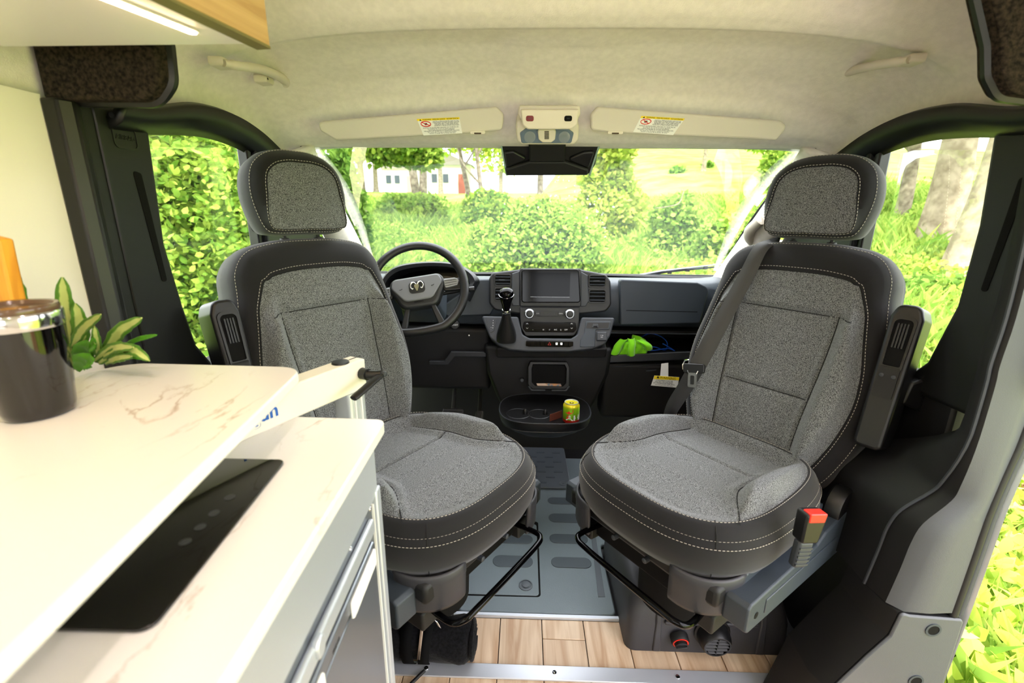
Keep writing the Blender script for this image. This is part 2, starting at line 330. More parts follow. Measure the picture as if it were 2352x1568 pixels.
# ---- front pillars, door frames, doors (mirrored)
ARCH = [(1.015, 1.458), (1.145, 1.491), (1.278, 1.497), (1.398, 1.477), (1.50, 1.44), (1.588, 1.398), (1.70, 1.285), (1.832, 1.141), (1.952, 1.019), (2.055, .928)]
GLS = [(1.123, .874), (1.082, .924), (1.044, 1.058), (1.035, 1.229), (1.053, 1.436), (1.203, 1.452), (1.334, 1.446), (1.378, 1.437), (1.386, 1.423), (1.386, 1.124), (1.386, .885), (1.28, .88)]
for sgn, nm, n in ((-1, 'left', 1), (1, 'right', 2)):
    X = lambda v: sgn*v
    # door: lower panel, black frame round the glass, glass
    fr = []
    pl = PL((X(.90), 0, 0), (-sgn, 0, 0))
    def YZ(pts): return [(-sgn*-1*0 + (y if sgn < 0 else -y), z) for y, z in pts]
    # plane local x for normal (-sgn,0,0): up x n
    def uvp(pts):
        out = []
        for y, z in pts:
            v = Vector((X(.90), y, z))-pl.o; out.append((v.dot(pl.x), v.dot(pl.y)))
        return out
    gl = spline(GLS, 5, True); gl = uvp(gl)
    c = np.mean(np.array(gl), 0)
    door = MB(); door_poly = [(1.0, .05), (1.98, .05), (2.05, .86), (1.40, .89), (1.28, .882), (1.123, .875), (1.06, .88), (1.0, .85)]
    d = MB().prism(pl, uvp(door_poly), -.06, .0).build('door_%d' % n, M_blackm, bevel=.008); struct(d)
    d['label'] = 'black cab door with window on the %s' % ('driver side' if sgn < 0 else 'passenger side')
    # upper frame: strip between arch (inner) and glass edge
    A = [(.93, 1.448)]+[p for p in ARCH if p[0] <= 1.59]; G = [(.93, 1.425), (1.02, 1.432), (1.12, 1.444), (1.22, 1.452), (1.334, 1.446), (1.398, 1.433), (1.404, 1.415)]
    As = np.array(spline(A, 8)); Gs = np.array(spline(G, 8)); m = 40
    ra = lambda arr, t: arr[min(len(arr)-1, int(round(t*(len(arr)-1))))]
    rr = [[], [], [], []]
    for k in range(m):
        t = k/(m-1); a = ra(As, t); g = ra(Gs, t)
        rr[0].append((X(.858), a[0], a[1]+.012)); rr[1].append((X(.872), a[0]*.6+g[0]*.4, a[1]*.6+g[1]*.4)); rr[2].append((X(.884), a[0]*.35+g[0]*.65, a[1]*.35+g[1]*.65)); rr[3].append((X(.902), g[0], g[1]))
    MB().grid(rr).build('window_frame', M_black, d, solid=.02, smooth=50)
    tb = [(X(.874), a*.45+b*.55, c1*.45+d1*.55) for (a, c1), (b, d1) in zip(As[::2], [ra(Gs, i/(len(As[::2])-1)) for i in range(len(As[::2]))])]
    MB().tube(tb, .006, 6).build('weatherstrip', M_blackm, d)
    # divider bar and quarter panel in front of it
    MB().box((X(.895), 1.388, 1.15), (.03, .022, .58)).build('window_divider', M_black, d, bevel=.004)
    MB().box((X(.885), 1.410, 1.15), (.03, .016, .58)).build('window_divider', M_blackm, d, bevel=.004)
    q = [(1.41, .84), (1.41, 1.455), (1.50, 1.435), (1.588, 1.395), (1.70, 1.283), (1.832, 1.14), (1.95, 1.02), (2.05, .93), (2.05, .84)]
    qp = MB().prism(pl, uvp(q), -.02, .02).build('quarter_panel', M_black, d, bevel=.006)
    sp = PL((X(.878), 1.52, 1.32), (-sgn, -.25, 0))
    MB().lathe([(.045, -.004), (.045, .006), (.036, .010), (.02, .007)], sp.M()).build('tweeter_grille', M_blackm, qp)
    g = MB().prism(pl, gl, -.012, -.008).build('window_pane', M_glass, d, smooth=0)
    # door belt ledge
    MB().loft([[(X(.90), y, z+.0), (X(.86), y, z-.015), (X(.85), y, z-.07), (X(.90), y, z-.09)] for y, z in ((1.08, .885), (1.2, .88), (1.4, .88), (1.9, .88))]).build('belt_ledge', M_black, d, bevel=.006)
    # A-pillar trim, cream above, running down to the dash
    wse = [(X(.795), 1.575, 1.474), (X(.805), 1.68, 1.395), (X(.815), 1.82, 1.29), (X(.826), 1.97, 1.18), (X(.836), 2.12, 1.07), (X(.845), 2.27, .96)]
    dre = [(X(.858), 1.53, 1.44), (X(.866), 1.60, 1.395), (X(.874), 1.71, 1.285), (X(.88), 1.832, 1.16), (X(.885), 1.952, 1.04), (X(.89), 2.05, .94)]
    mid = [tuple((np.array(a)*.5+np.array(b)*.5)-np.array((sgn*.022, .012, -.0))) for a, b in zip(wse, dre)]
    S = [spline(l, 6) for l in (wse, mid, dre)]
    ap = MB().grid(S).build('trim_%d' % (2+n), M_cream, smooth=80, solid=.025); struct(ap); ap['label'] = 'cream cloth windscreen pillar on the %s' % nm
# A-pillar grab handle on the passenger side
# ---- windscreen
wtop = lambda u: Vector((u*.81, 1.575+.055*(1-u*u), 1.470+.014*(1-u*u)))
wbot = lambda u: Vector((u*.858, 2.285+.085*(1-u*u), .955+.015*(1-u*u)))
wr = []
for j in range(13):
    t = j/12; wr.append([wtop(u)*(1-t)+wbot(u)*t+Vector((0, .03, .03))*math.sin(math.pi*t) for u in np.linspace(-1, 1, 33)])
ws = struct(MB().grid(wr).build('window_1', M_wsglass, smooth=80)); ws['label'] = 'wide curved windscreen'
def wedge(u): return wbot(u)+Vector((0, -.01, .0))
left = [Vector(r[0])+Vector((.004, -.01, 0)) for r in wr]; right = [Vector(r[-1])+Vector((-.004, -.01, 0)) for r in wr]
bot = [wedge(u)+Vector((0, -.02, .016*abs(u)**6)) for u in np.linspace(-1, 1, 41)]
MB().tube(left, .010, 6).tube(right, .010, 6).tube(bot, .016, 6, flat=.5).build('frit_border', M_blackm, ws)
# ---- B pillars
pil = PL((-.885, 0, 0), (1, 0, 0))
def yz(pl, pts): return [((Vector((pl.o.x, y, z))-pl.o).dot(pl.x), z) for y, z in pts]
BL = [(.87, .0), (.87, 1.45), (.99, 1.462), (1.038, 1.46), (1.02, 1.19), (1.04, 1.048), (1.06, .947), (1.10, .890), (1.2, .4), (1.2, .0)]
b1 = struct(MB().prism(pil, yz(pil, BL), -.05, .0).build('trim_5', M_pillar, bevel=.012, seg=3)); b1['label'] = 'dark pillar trim between white wall and driver door window'
# ridge columns beside the wall
MB().loft([[(-.915, .836, z), (-.886, .836, z), (-.872, .856, z), (-.880, .876, z), (-.915, .88, z)] for z in (0, .9, 1.445)]).build('edge_ridge', M_black, b1, bevel=.004)
MB().tube([(-.884, .905, 0), (-.884, .905, 1.45)], .003, 6).build('trim_bead', M_black, b1)
# airbag badge and belt slot on each pillar
def pillar_bits(par, X, sgn, n):
    p = PL((X, .965, 1.40), (-sgn, 0, 0))
    o = rrect(.058, .042, .011); i = rrect(.052, .036, .009)
    MB().frame(p, o, i, -.001, .0015).build('badge_rim', M_black, par)
    txt('badge_lettering', 'AIRBAG', p.M(0, 0, .0006), .013, M_black, par, .0006)
    p2 = PL((X, .975, 1.235), (-sgn, 0, 0)); sl = [(.012, -.125), (.026, -.125), (.012, .10), (-.008, .105)]
    sl = [(u*(-1 if sgn > 0 else 1), v) for u, v in sl]
    MB().prism(p2, rnd(sl, .006), -.002, .0012).build('belt_slot', M_blk, par)
pillar_bits(b1, -.885, -1, 1)
pir = PL((.885, 0, 0), (-1, 0, 0))
BR = [(.80, .98), (.80, 1.46), (.99, 1.468), (1.076, 1.468), (1.05, 1.242), (1.05, 1.07), (1.087, .924), (1.131, .873), (1.12, .84), (.95, .84), (.86, .90)]
def yzr(pts): return [((Vector((.885, y, z))-pir.o).dot(pir.x), z) for y, z in pts]
b2 = struct(MB().prism(pir, yzr(BR), -.05, .0).build('trim_6', M_pillar, bevel=.012, seg=3)); b2['label'] = 'dark pillar trim behind the passenger door window'
MB().tube([(.884, .906, .75), (.884, .906, 1.45)], .003, 6).build('trim_bead', M_black, b2)
pillar_bits(b2, .885, 1, 2)
# door jamb of the open sliding door: bulged grey plastic, inner side's shade put in as black
jl = [(2450, 380), (2412, 560), (2368, 730), (2330, 840), (2318, 889), (2282, 1007), (2246, 1121), (2226, 1162), (2164, 1219), (2138, 1265), (2112, 1327), (2076, 1404)]
jr = [(2560, 340), (2520, 520), (2465, 690), (2420, 800), (2385, 889), (2340, 1010), (2308, 1080), (2286, 1130), (2262, 1190), (2240, 1255), (2215, 1327), (2184, 1415)]
JY = .85; jp = PL((0, JY, 0), (0, -1, 0))
jL = [jp.uv(*p) for p in jl]; jR = [jp.uv(*p) for p in jr]
rim = spline(jL, 4); rim2 = spline(jR, 4)
rows = []
for (u, v), (u2, v2) in zip(rim, rim2):
    e = .16+.84*(1-sst(v, .55, .86)); ye = lambda y: JY+(y-JY)*e
    rows.append([(u+.02, ye(1.30), v), (u-.022, ye(1.14), v), (u-.030, ye(.94), v), (u-.022, ye(.875), v), (u, JY, v), (u*.5+u2*.5, JY-.004, v), (u2, JY, v), (u2+.008, JY+.02, v)])
M_jamb = mat('jamb plastic', (74, 77, 80), .5, bump=.2, bscale=800)
jo = struct(MB().grid([r_[3:] for r_ in rows]).build('trim_7', M_jamb, smooth=60)); MB().grid([r_[:4] for r_ in rows]).build('jamb_shaded_side', M_blackm, jo, smooth=60); jo['label'] = 'moulded dark jamb beside the open sliding door'
bead = [(u-.031, JY+.08*(.16+.84*(1-sst(v, .55, .86))), v) for u, v in rim]; MB().tube(bead, .0035, 6).build('jamb_bead', M_grey, jo)
s2 = [(u+.008, JY+.006, v) for u, v in rim2]; MB().tube(s2, .010, 10).build('door_seal', M_blackm, jo)
s3 = [(u+.024, JY+.01, v) for u, v in rim2]; MB().tube(s3, .009, 10).build('door_seal', M_grey, jo)
# lower kick panel
kp = PL((0, JY-.006, 0), (0, -1, 0))
kpx = [(2072, 1408), (2092, 1414), (2216, 1424), (2165, 1580), (2120, 1720), (1830, 1720), (1905, 1590), (1990, 1510), (2045, 1462)]
k = MB(); lp = rnd([kp.uv(*p) for p in kpx], .01)
ku = [kp.P(u, v, 0) for u, v in lp]; kb = [Vector((p.x-.01, 1.0, p.z)) for p in ku]; km = [Vector((p.x-.018, .90, p.z)) for p in ku]
k1 = [Vector((p.x, p.y+.008, p.z)) for p in ku]
ko = struct(k.loft([k1, ku]).build('trim_8', M_jamb, smooth=50, bevel=.004)); MB().loft([kb, km, k1]).build('panel_return', M_blackm, ko, smooth=50); ko['label'] = 'grey kick panel with two screw wells at the step'
for q in ((2143, 1446), (2103, 1563)):
    u, v = kp.uv(*q); MB().lathe([(.017, 0), (.017, .002), (.0125, .0022), (.0125, .0005)], kp.M(u, v, 0), c0=False, c1=False).build('well_rim', M_dash, ko)
    MB().lathe([(.0128, .0014), (.0, .0016)], kp.M(u, v, 0), c0=False, c1=False).build('screw_well', M_blk, ko)
# black inner box wall reaching to the floor beside the passenger seat
bw = [(.70, 1.02, 0.), (.76, 1.02, .10), (.80, 1.02, .33), (.80, 1.34, .33), (.79, 1.34, .05), (.74, 1.34, 0)]
vb = MB().loft([[(.655, 1.085, -.005), (.70, 1.085, -.005), (.84, 1.085, -.005), (.84, 1.085, .02)], [(.70, 1.03, .10), (.74, 1.03, .12), (.84, 1.03, .12), (.84, 1.03, .13)], [(.765, 1.02, .30), (.78, 1.02, .32), (.85, 1.02, .33), (.85, 1.02, .34)]])
wr_o = struct(MB().loft([[(.79, .90, -.01), (.79, 1.03, -.01), (.745, 1.16, -.01), (.745, 1.60, -.01), (.89, 1.60, -.01), (.89, .90, -.01)], [(.79, .90, .2), (.79, 1.03, .2), (.765, 1.15, .2), (.765, 1.60, .2), (.89, 1.60, .2), (.89, .90, .2)], [(.795, .90, .40), (.79, 1.03, .40), (.78, 1.14, .40), (.78, 1.60, .40), (.89, 1.60, .40), (.89, .90, .40)]]).build('wall_right', M_blackm, bevel=.012, seg=3))
wr_o['label'] = 'black step housing beside the passenger seat'
MB().tube([(.775, 1.19, .375), (.778, 1.13, .404), (.79, 1.02, .404), (.795, .91, .402)], .003, 6).build('housing_edge', M_grey, wr_o)
# silver body edge outside the door opening
sv = []
for (u, v) in rim2: sv.append([(u+.028, JY+.02, v), (u+.040, JY-.0, v), (u+.055, JY+.02, v), (u+.062, JY+.12, v)])
u0, v0 = rim2[-1]
for k in range(1, 8): sv.append([(u0+.028-.002*k, JY+.02, v0-.06*k), (u0+.040-.002*k, JY, v0-.06*k), (u0+.055-.002*k, JY+.02, v0-.06*k), (u0+.062-.002*k, JY+.12, v0-.06*k)])
bo = struct(MB().grid(sv).build('trim_9', mat('silver van paint', (200, 204, 205), .3, .6), smooth=70)); bo['label'] = 'silver painted body edge outside the open sliding door'
p = aY(2282, 1250, JY)
# ---- felt bulkhead wings at the top corners
for sgn, nm in ((-1, 'left'), (1, 'right')):
    pts = [(-.915, 1.443), (-.735, 1.443), (-.705, 1.475), (-.70, 1.54), (-.72, 1.60), (-.915, 1.60)] if sgn < 0 else [(.915, 1.448), (.76, 1.448), (.70, 1.455), (.675, 1.485), (.662, 1.53), (.625, 1.60), (.58, 1.74), (.80, 1.74), (.915, 1.55)]
    pp = PL((0, .845, 0), (0, -1, 0)); lp = rnd(pts, [.0, .04, .04, .03, 0, 0] if sgn < 0 else [0, .05, .03, .03, .04, .05, 0, 0, 0])
    w = MB().prism(pp, lp, -.05, .0).build('trim_%d' % (10 if sgn < 0 else 11), M_felt, bevel=.006); struct(w)
    w['label'] = 'dark speckled felt panel %s' % ('under the overhead cabinet' if sgn < 0 else 'at the top right corner')
    lp2 = lp; MB().tube([pp.P(u, v, -.03) for u, v in lp], .008, 6, True).build('panel_edging', M_black, w)
# ================================================================ SWIVEL SEATS
def offset_loop(pts, d):
    """inward offset of a closed 2-D loop (counter-clockwise); d scalar or per-point"""
    P = np.array(pts); n = len(P); t = np.roll(P, -1, 0)-np.roll(P, 1, 0); t /= np.linalg.norm(t, axis=1)[:, None]+1e-9
    nrm = np.stack([-t[:, 1], t[:, 0]], 1); dd = np.array(d if hasattr(d, '__len__') else [d]*n)[:, None]
    return P+nrm*dd
def resample(pts, n):
    P = np.array(pts); Q = np.vstack([P, P[:1]]); L = np.r_[0, np.cumsum(np.linalg.norm(np.diff(Q, axis=0), axis=1))]
    s = np.linspace(0, L[-1], n, endpoint=False); return np.stack([np.interp(s, L, Q[:, i]) for i in range(P.shape[1])], 1)
def stitches(mb, loop, closed=True, dash=.0055, gap=.003, w=.00085, sel=None):
    P = np.array([tuple(p) for p in loop], float)
    if closed: P = np.vstack([P, P[:1]])
    L = np.r_[0, np.cumsum(np.linalg.norm(np.diff(P, axis=0), axis=1))]
    f = lambda s: Vector([float(np.interp(s, L, P[:, i])) for i in range(3)])
    s = 0
    while s < L[-1]-dash:
        a, b = f(s), f(s+dash)
        if sel is None or sel(a): 
            mb.tube([a, (a+b)/2, b], [w*.6, w, w*.6], 4)
        s += dash+gap
def seam_dist(x, y, segs):
    d = 9
    for (ax, ay), (bx, by) in segs:
        vx, vy = bx-ax, by-ay; t = max(0, min(1, ((x-ax)*vx+(y-ay)*vy)/(vx*vx+vy*vy+1e-12))); d = min(d, math.hypot(x-ax-t*vx, y-ay-t*vy))
    return d
def poly_segs(pts): return list(zip(pts[:-1], pts[1:]))
def pad(frame, outline, shell, panel_inset, panel_n, hfun, nrad=54):
    """cushion-like pad: shell loops [(inset, height)], fabric panel inside filled with concentric loops and a height function"""
    loops = []
    for ins, h in shell:
        q = offset_loop(outline, ins); loops.append([frame(p[0], p[1], h) for p in q])
    inner = offset_loop(outline, panel_inset); c = inner.mean(0); fl = []
    for k in range(nrad+1):
        s = 1-(k/nrad)**.92*.985; fl.append([frame(*(c+(p-c)*s), panel_n+hfun(*(c+(p-c)*s), k/nrad)) for p in inner])
    return loops, fl
NL = 168; M_cover = mat('seat cover plastic', (50, 50, 54), .5, bump=.2, bscale=800)
def make_seat(name, label, loc, rz, s, full=True):
    """s=+1: armrest and buckle on the sitter's left (-x)"""
    root = thing(name, label, 'seat', loc, rz, 'swivelled cab seats'); CZ = .073
    # ---------- cushion
    a, b = .265, .268
    out = []
    for k in range(NL*2):
        q = 2*math.pi*k/(NL*2); c_, s_ = math.cos(q), math.sin(q); n = 2.75 if s_ > 0 else 4.0
        x = a*math.copysign(abs(c_)**(2/n), c_); y = b*math.copysign(abs(s_)**(2/n), s_)
        x *= 1-.05*sst(-y, 0, .26); y *= 1.12 if y < 0 else 1; out.append((x, y))
    out = resample(out, NL)
    fr = lambda x, y, z: Vector((x, y, z))
    cre = lambda y: .150+.085*sst(y, .02, .20)
    def hc(x, y, k):
        e = sst(k, 0, .10)
        ax = abs(x); xc = cre(y)
        bol = .034*sst(ax-xc, -.002, .034)*(1-.9*sst(y, .08, .215))
        d = .010*(1-(x/.26)**2)*(1-sst(y, .1, .25))
        z = -.014*sst(-(ax-xc), -.005, .035) + bol
        g = seam_dist(x, y, SEG_C); z -= .008*math.exp(-(g/.0055)**2)
        z -= .030*sst(-y, .04, .28)
        z += .008*(1-sst(abs(y-.05), 0, .2))
        return z*e + .004*e
    cr_pts = [(cre(y)+.0, y) for y in np.linspace(-.25, .185, 14)]
    SEG_C = poly_segs(cr_pts)+poly_segs([(-x, y) for x, y in cr_pts])+[((-.15, -.07), (.15, -.07))]
    shell = [(.04, .422+CZ), (.014, .426+CZ), (.002, .45+CZ), (-.003, .48+CZ), (.0, .508+CZ), (.002, .513+CZ), (.004, .518+CZ), (.012, .537+CZ), (.022, .549+CZ), (.0325, .5555+CZ), (.0355, .554+CZ)]
    lo, fl = pad(fr, out, shell, .0355, .554+CZ, hc)
    MB().loft(lo, c1=False).build('seat_cushion', M_vinyl, root, smooth=80)
    fi = MB().loft(fl, c0=False).build('seat_panel', M_fabric, root, smooth=80)
    for sg in [[(q*cre(y), y) for y in np.linspace(-.22, .15, 40)] for q in (-1, 1)]+[[(x_, -.07) for x_ in np.linspace(-.145, .145, 30)]]:
        MB().tube([fr(x_, y_, .5552+CZ+hc(x_, y_, .5)) for x_, y_ in sg], .0013, 5).build('panel_seam', M_seam, root)
    def sew(loop, **k):
        st = MB(); stitches(st, loop, **k); st.build('stitching', M_stitch, root, smooth=0)
    sew([fr(q[0], q[1], .5565+CZ) for q in offset_loop(out, .0295)])
    sew([fr(q[0], q[1], .510+CZ) for q in offset_loop(out, -.0015)])
    sew([fr(q[0], q[1], .5255+CZ) for q in offset_loop(out, .006)], w=.0005)
    for q in (-1, 1):
        pts = [(q*.180, .181, .555+CZ), (q*.190, .192, .549+CZ), (q*.199, .201, .537+CZ), (q*.205, .207, .513+CZ), (q*.206, .208, .48+CZ), (q*.200, .203, .43+CZ)]
        MB().tube(pts, .0012, 5).build('corner_seam', M_seam, root)
    # ---------- backrest
    be = math.radians(13.7); o = Vector((0, -.273, .496)); SX, ST = .955, 1.06; ut = Vector((0, -math.sin(be), math.cos(be))); un = Vector((0, math.cos(be), math.sin(be)))
    fb = lambda x, t, n: o+Vector((x*SX, 0, 0))+ut*(t*ST)+un*n
    half = [(.0, .015), (.12, .012), (.205, .035), (.258, .13), (.290, .25), (.290, .35), (.270, .45), (.252, .54), (.240, .605), (.195, .655), (.11, .675), (.0, .679)]
    loop = half+[(-x, t) for x, t in half[-2:0:-1]]
    ob = resample(spline(loop, 8, True), NL)
    def topw(q): return sst(q[1], .50, .64)
    ins = lambda k, extra: [k*(1+extra*topw(p)) for p in ob]
    shell_b = [(.07, -.135), (.02, -.13), (.004, -.11), (.0, -.07), (.001, -.035), (.006, -.018), (.012, -.010)]
    lb = [[fb(p[0], p[1], n) for p in offset_loop(ob, i)] for i, n in shell_b]
    lb2 = [(.012, 0), (.020, .002), (.034, .012), (.050, .016), (.0535, .0135)]
    loops2 = []
    exs = [0, .2, .55, .75, .75]
    for (i, n), ex in zip([(.012, -.010), (.020, .003), (.034, .012), (.048, .016), (.0515, .0130)], exs): loops2.append([fb(p[0], p[1], n) for p in offset_loop(ob, ins(i, ex))])
    MB().loft(lb+loops2[1:], c1=False).build('backrest', M_vinyl, root, smooth=80)
    inner = offset_loop(ob, ins(.0515, .75)); c = inner.mean(0)
    vx = lambda t: .122+.026*sst(t, .05, .5)
    SEG_B = poly_segs([(vx(t), t) for t in np.linspace(.05, .495, 10)])+poly_segs([(-vx(t), t) for t in np.linspace(.05, .495, 10)])+[((-.25, .475), (-.148, .485)), ((-.148, .485), (.148, .485)), ((.148, .485), (.25, .475))]+[((-.135, .26), (.135, .26))]
    SEG_LINES_B = [[(q*vx(t), t) for t in np.linspace(.06, .485, 40)] for q in (-1, 1)]+[[(x_, .485-.010*sst(abs(x_), .148, .19)) for x_ in np.linspace(-.19, .19, 40)], [(x_, .26) for x_ in np.linspace(-.125, .125, 30)]]
    def hb(x, t, k):
        e = sst(k, 0, .10); ax = abs(x)
        z = .046*sst(ax-vx(t), -.002, .045)*(1-.8*sst(t, .44, .54))*(1-.3*sst(.12-t, 0, .1)) + .010*(1-sst(abs(t-.2), 0, .2)) - .010*sst(-(ax-vx(t)), -.004, .03)*(1-sst(t, .47, .50))
        z -= .008*math.exp(-(seam_dist(x, t, SEG_B)/.0055)**2)
        return z*e+.003*e
    fl = []
    for k in range(57):
        sc = 1-(k/56)**.92*.985; fl.append([fb(*(c+(p-c)*sc), .0130+hb(*(c+(p-c)*sc), k/56)) for p in inner])
    MB().loft(fl, c0=False).build('backrest_panel', M_fabric, root, smooth=80)
    for sg in SEG_LINES_B:
        P = [fb(x_, t_, .0145+hb(x_, t_, .5)) for x_, t_ in sg]; MB().tube(P, .0013, 5).build('panel_seam', M_seam, root)
    sew([fb(p[0], p[1], .0165) for p in offset_loop(ob, ins(.045, .75))])
    sew([fb(p[0], p[1], -.011) for p in offset_loop(ob, .0105)])
    MB().tube([fb(p[0], p[1], .015) for p in offset_loop(ob, ins(.0505, .75))], .0016, 4, True).build('seam_welt', M_seam, root)
    # ---------- headrest
    hh = [(.0, -.105), (.085, -.105), (.118, -.092), (.136, -.04), (.140, .015), (.126, .068), (.090, .102), (.045, .116), (.0, .118)]
    hl = hh+[(-x, t) for x, t in hh[-2:0:-1]]; oh = resample(spline(hl, 8, True), NL)
    ho = o+ut*.836+un*-.008; hb_ = math.radians(6.7); ut2 = Vector((0, -math.sin(hb_), math.cos(hb_))); un2 = Vector((0, math.cos(hb_), math.sin(hb_)))
    fh = lambda x, t, n: ho+Vector((x*1.05, 0, 0))+ut2*(t*1.04)+un2*n
    sh = [(.045, -.075), (.018, -.066), (.004, -.045), (.0, -.015), (.002, .008), (.006, .018), (.007, .020), (.018, .033), (.036, .043), (.0385, .0415)]
    hin = lambda i: [i*(1 if i < .03 else .30+.70*sst(p[1], -.105, .01)) for p in oh]
    MB().loft([[fh(p[0], p[1], n) for p in offset_loop(oh, hin(i))] for i, n in sh], c1=False).build('headrest', M_vinyl, root, smooth=80)
    ii = offset_loop(oh, hin(.0385)); c2 = ii.mean(0); fl = []
    for k in range(13):
        sc = 1-(k/12)*.98; fl.append([fh(*(c2+(p-c2)*sc), .0415+.008*sst(k/12, 0, .5)) for p in ii])
    MB().loft(fl, c0=False).build('headrest_panel', M_fabric, root, smooth=80)
    sew([fh(p[0], p[1], .0435) for p in offset_loop(oh, hin(.034))]); sew([fh(p[0], p[1], .0195) for p in offset_loop(oh, .0055)])
    MB().tube([fh(p[0], p[1], .043) for p in offset_loop(oh, hin(.0378))], .0014, 4, True).build('seam_welt', M_seam, root)
    for q in (-.055, .055):
        MB().tube([fb(q, .62, -.04), fb(q, .72, -.04)], .006, 8).build('headrest_post', M_black, root)
        MB().lathe([(.014, 0), (.013, .006), (.008, .007)], Matrix.Translation(fb(q, .676, -.04))).build('post_collar', M_black, root)
    # ---------- armrest folded up beside the back
    xa = -s*.300
    ar = PL(fb(xa, .375, .0), un, up=ut)
    body = rnd([(-.030, -.19), (.030, -.19), (.033, .14), (.022, .172), (-.022, .172), (-.033, .14)], [.015, .015, .02, .02, .02, .02])
    aro = MB().prism(ar, body, -.045, .040).build('armrest', M_black, root, bevel=.008, seg=3)
    rc = rnd([(-.017, .02), (.017, .02), (.019, .135), (-.019, .135)], [.004, .004, .012, .012])
    MB().frame(ar, [(u*1.28, (v-.08)*1.12+.08) for u, v in rc], rc, .036, .0445).build('recess_rim', M_black, aro)
    MB().prism(ar, rc, .038, .0402).build('recess', M_blk, aro)
    for i in range(4): MB().box(ar.P(-.0095+.0063*i, .095, .0425), (.0035, .006, .06), Matrix(((1, 0, 0), (0, un.y, ut.y), (0, un.z, ut.z)))).build('rib', M_dashd, aro)
    br = MB().prism(ar, rnd([(-.020, -.06), (.020, -.06), (.020, .018), (-.020, .018)], .004), .038, .0445).build('bracket', M_blackm, aro)
    for q in (-.012, .012): MB().lathe([(.005, 0), (.005, .002), (.003, .003)], ar.M(q, -.005, .0445), 12).build('bolt', M_grey, br)
    MB().tube([fb(xa+s*.06, .22, -.02), fb(xa, .22, -.02)], .018, 10).build('armrest_pivot', M_blackm, root)
    # ---------- seat pan, plastic covers, slide bar, rails, swivel
    MB().box((0, -.01, .475), (.46, .46, .05)).build('seat_pan', M_blackm, root, bevel=.01)
    MB().box((0, -.02, .41), (.34, .38, .10)).build('seat_frame', M_blk, root, bevel=.006)
    for q in (-1, 1):
        cs = []
        for zz, r_ in ((.512, 1.0), (.506, 1.03), (.487, 1.03), (.482, 1.015), (.425, 1.0), (.415, .97)):
            cs.append([Vector((q*(.140+.100*r_*math.sin(t_)), .138+.106*r_*math.cos(t_), zz)) for t_ in np.linspace(-.12, 1.62, 14)])
        MB().grid(cs).build('corner_cover', M_cover, root, smooth=60, solid=.008)
        vp = PL((q*.243, 0, 0), (q, 0, 0))
        po = [(-.22, .445), (.125, .425), (.14, .432), (.14, .505), (.125, .512), (-.20, .555), (-.235, .54)]
        po = [((Vector((0, y, z))).dot(vp.x), z) for y, z in po]
        va = MB().prism(vp, rnd(po, .01), -.012, .0).build('side_valance', M_dash, root, bevel=.004)
        MB().lathe([(.0075, 0), (.0, .0004)], Matrix.Translation((q*.2435, .02, .482)) @ Matrix.Rotation(math.pi/2*q, 4, 'Y'), c0=False, c1=False).build('screw_hole', M_blk, va)
        rp = PL((q*.283, 0, 0), (q, 0, 0))
        po = [(-.30, .40), (.18, .412), (.19, .42), (.19, .478), (.18, .486), (-.12, .494), (-.16, .512), (-.30, .53)]
        po = [((Vector((0, y, z))).dot(rp.x), z) for y, z in po]
        ra = MB().prism(rp, rnd(po, .006), -.055, .0).build('rail_cover', M_dash, root, bevel=.005, seg=3)
        MB().box((q*.2835, -.06, .450), (.004, .36, .036)).build('rail_inset', M_dash, ra, bevel=.002)
        MB().lathe([(.008, 0), (.0, .0004)], Matrix.Translation((q*.2838, .155, .447)) @ Matrix.Rotation(math.pi/2*q, 4, 'Y'), c0=False, c1=False).build('screw_hole', M_blk, ra)
        MB().box((q*.19, -.02, .375), (.05, .42, .05)).build('rail', M_blackm, root, bevel=.006)
    bar = [(-s*.17, .10, .395), (-s*.19, .20, .40), (-s*.20, .265, .415), (-s*.185, .290, .425), (-s*.15, .296, .430), (0, .298, .432), (s*.09, .297, .433), (s*.118, .290, .433), (s*.13, .270, .433), (s*.13, .20, .43), (s*.13, .10, .42)]
    MB().tube(spline(bar, 5), .0075, 10).build('slide_bar', M_gloss, root)
    MB().lathe([(.10, .185), (.105, .19), (.11, .345), (.10, .352)], n=40).build('swivel_column', M_blk, root)
    for q in (-1, 1):
        hg = MB().lathe([(.052, -.02), (.055, -.014), (.055, .014), (.048, .02)], Matrix.Translation((q*.262, -.275, .53)) @ Matrix.Rotation(math.pi/2, 4, 'Y')).build('hinge_cover', M_black, root)
    for q in (-.05, .05): MB().lathe([(.007, 0), (.007, .02), (.004, .022)], Matrix.Translation((q, .212, .455)) @ Matrix.Rotation(-math.pi/2, 4, 'X'), 10).build('bolt', M_grey, root)
    return root, fb
PS_LOC = (.368, 1.116, 0); PS_RZ = math.radians(126.8)
DS_LOC = (-.342, 1.098, 0); DS_RZ = math.radians(-123.6)
pseat, fbP = make_seat('cab_seat', 'grey and black passenger seat with a belt across its back, turned towards the camera', PS_LOC, PS_RZ, 1)
dseat, fbD = make_seat('cab_seat', 'grey and black driver seat in front of the steering wheel, partly behind the counter', DS_LOC, DS_RZ, -1)

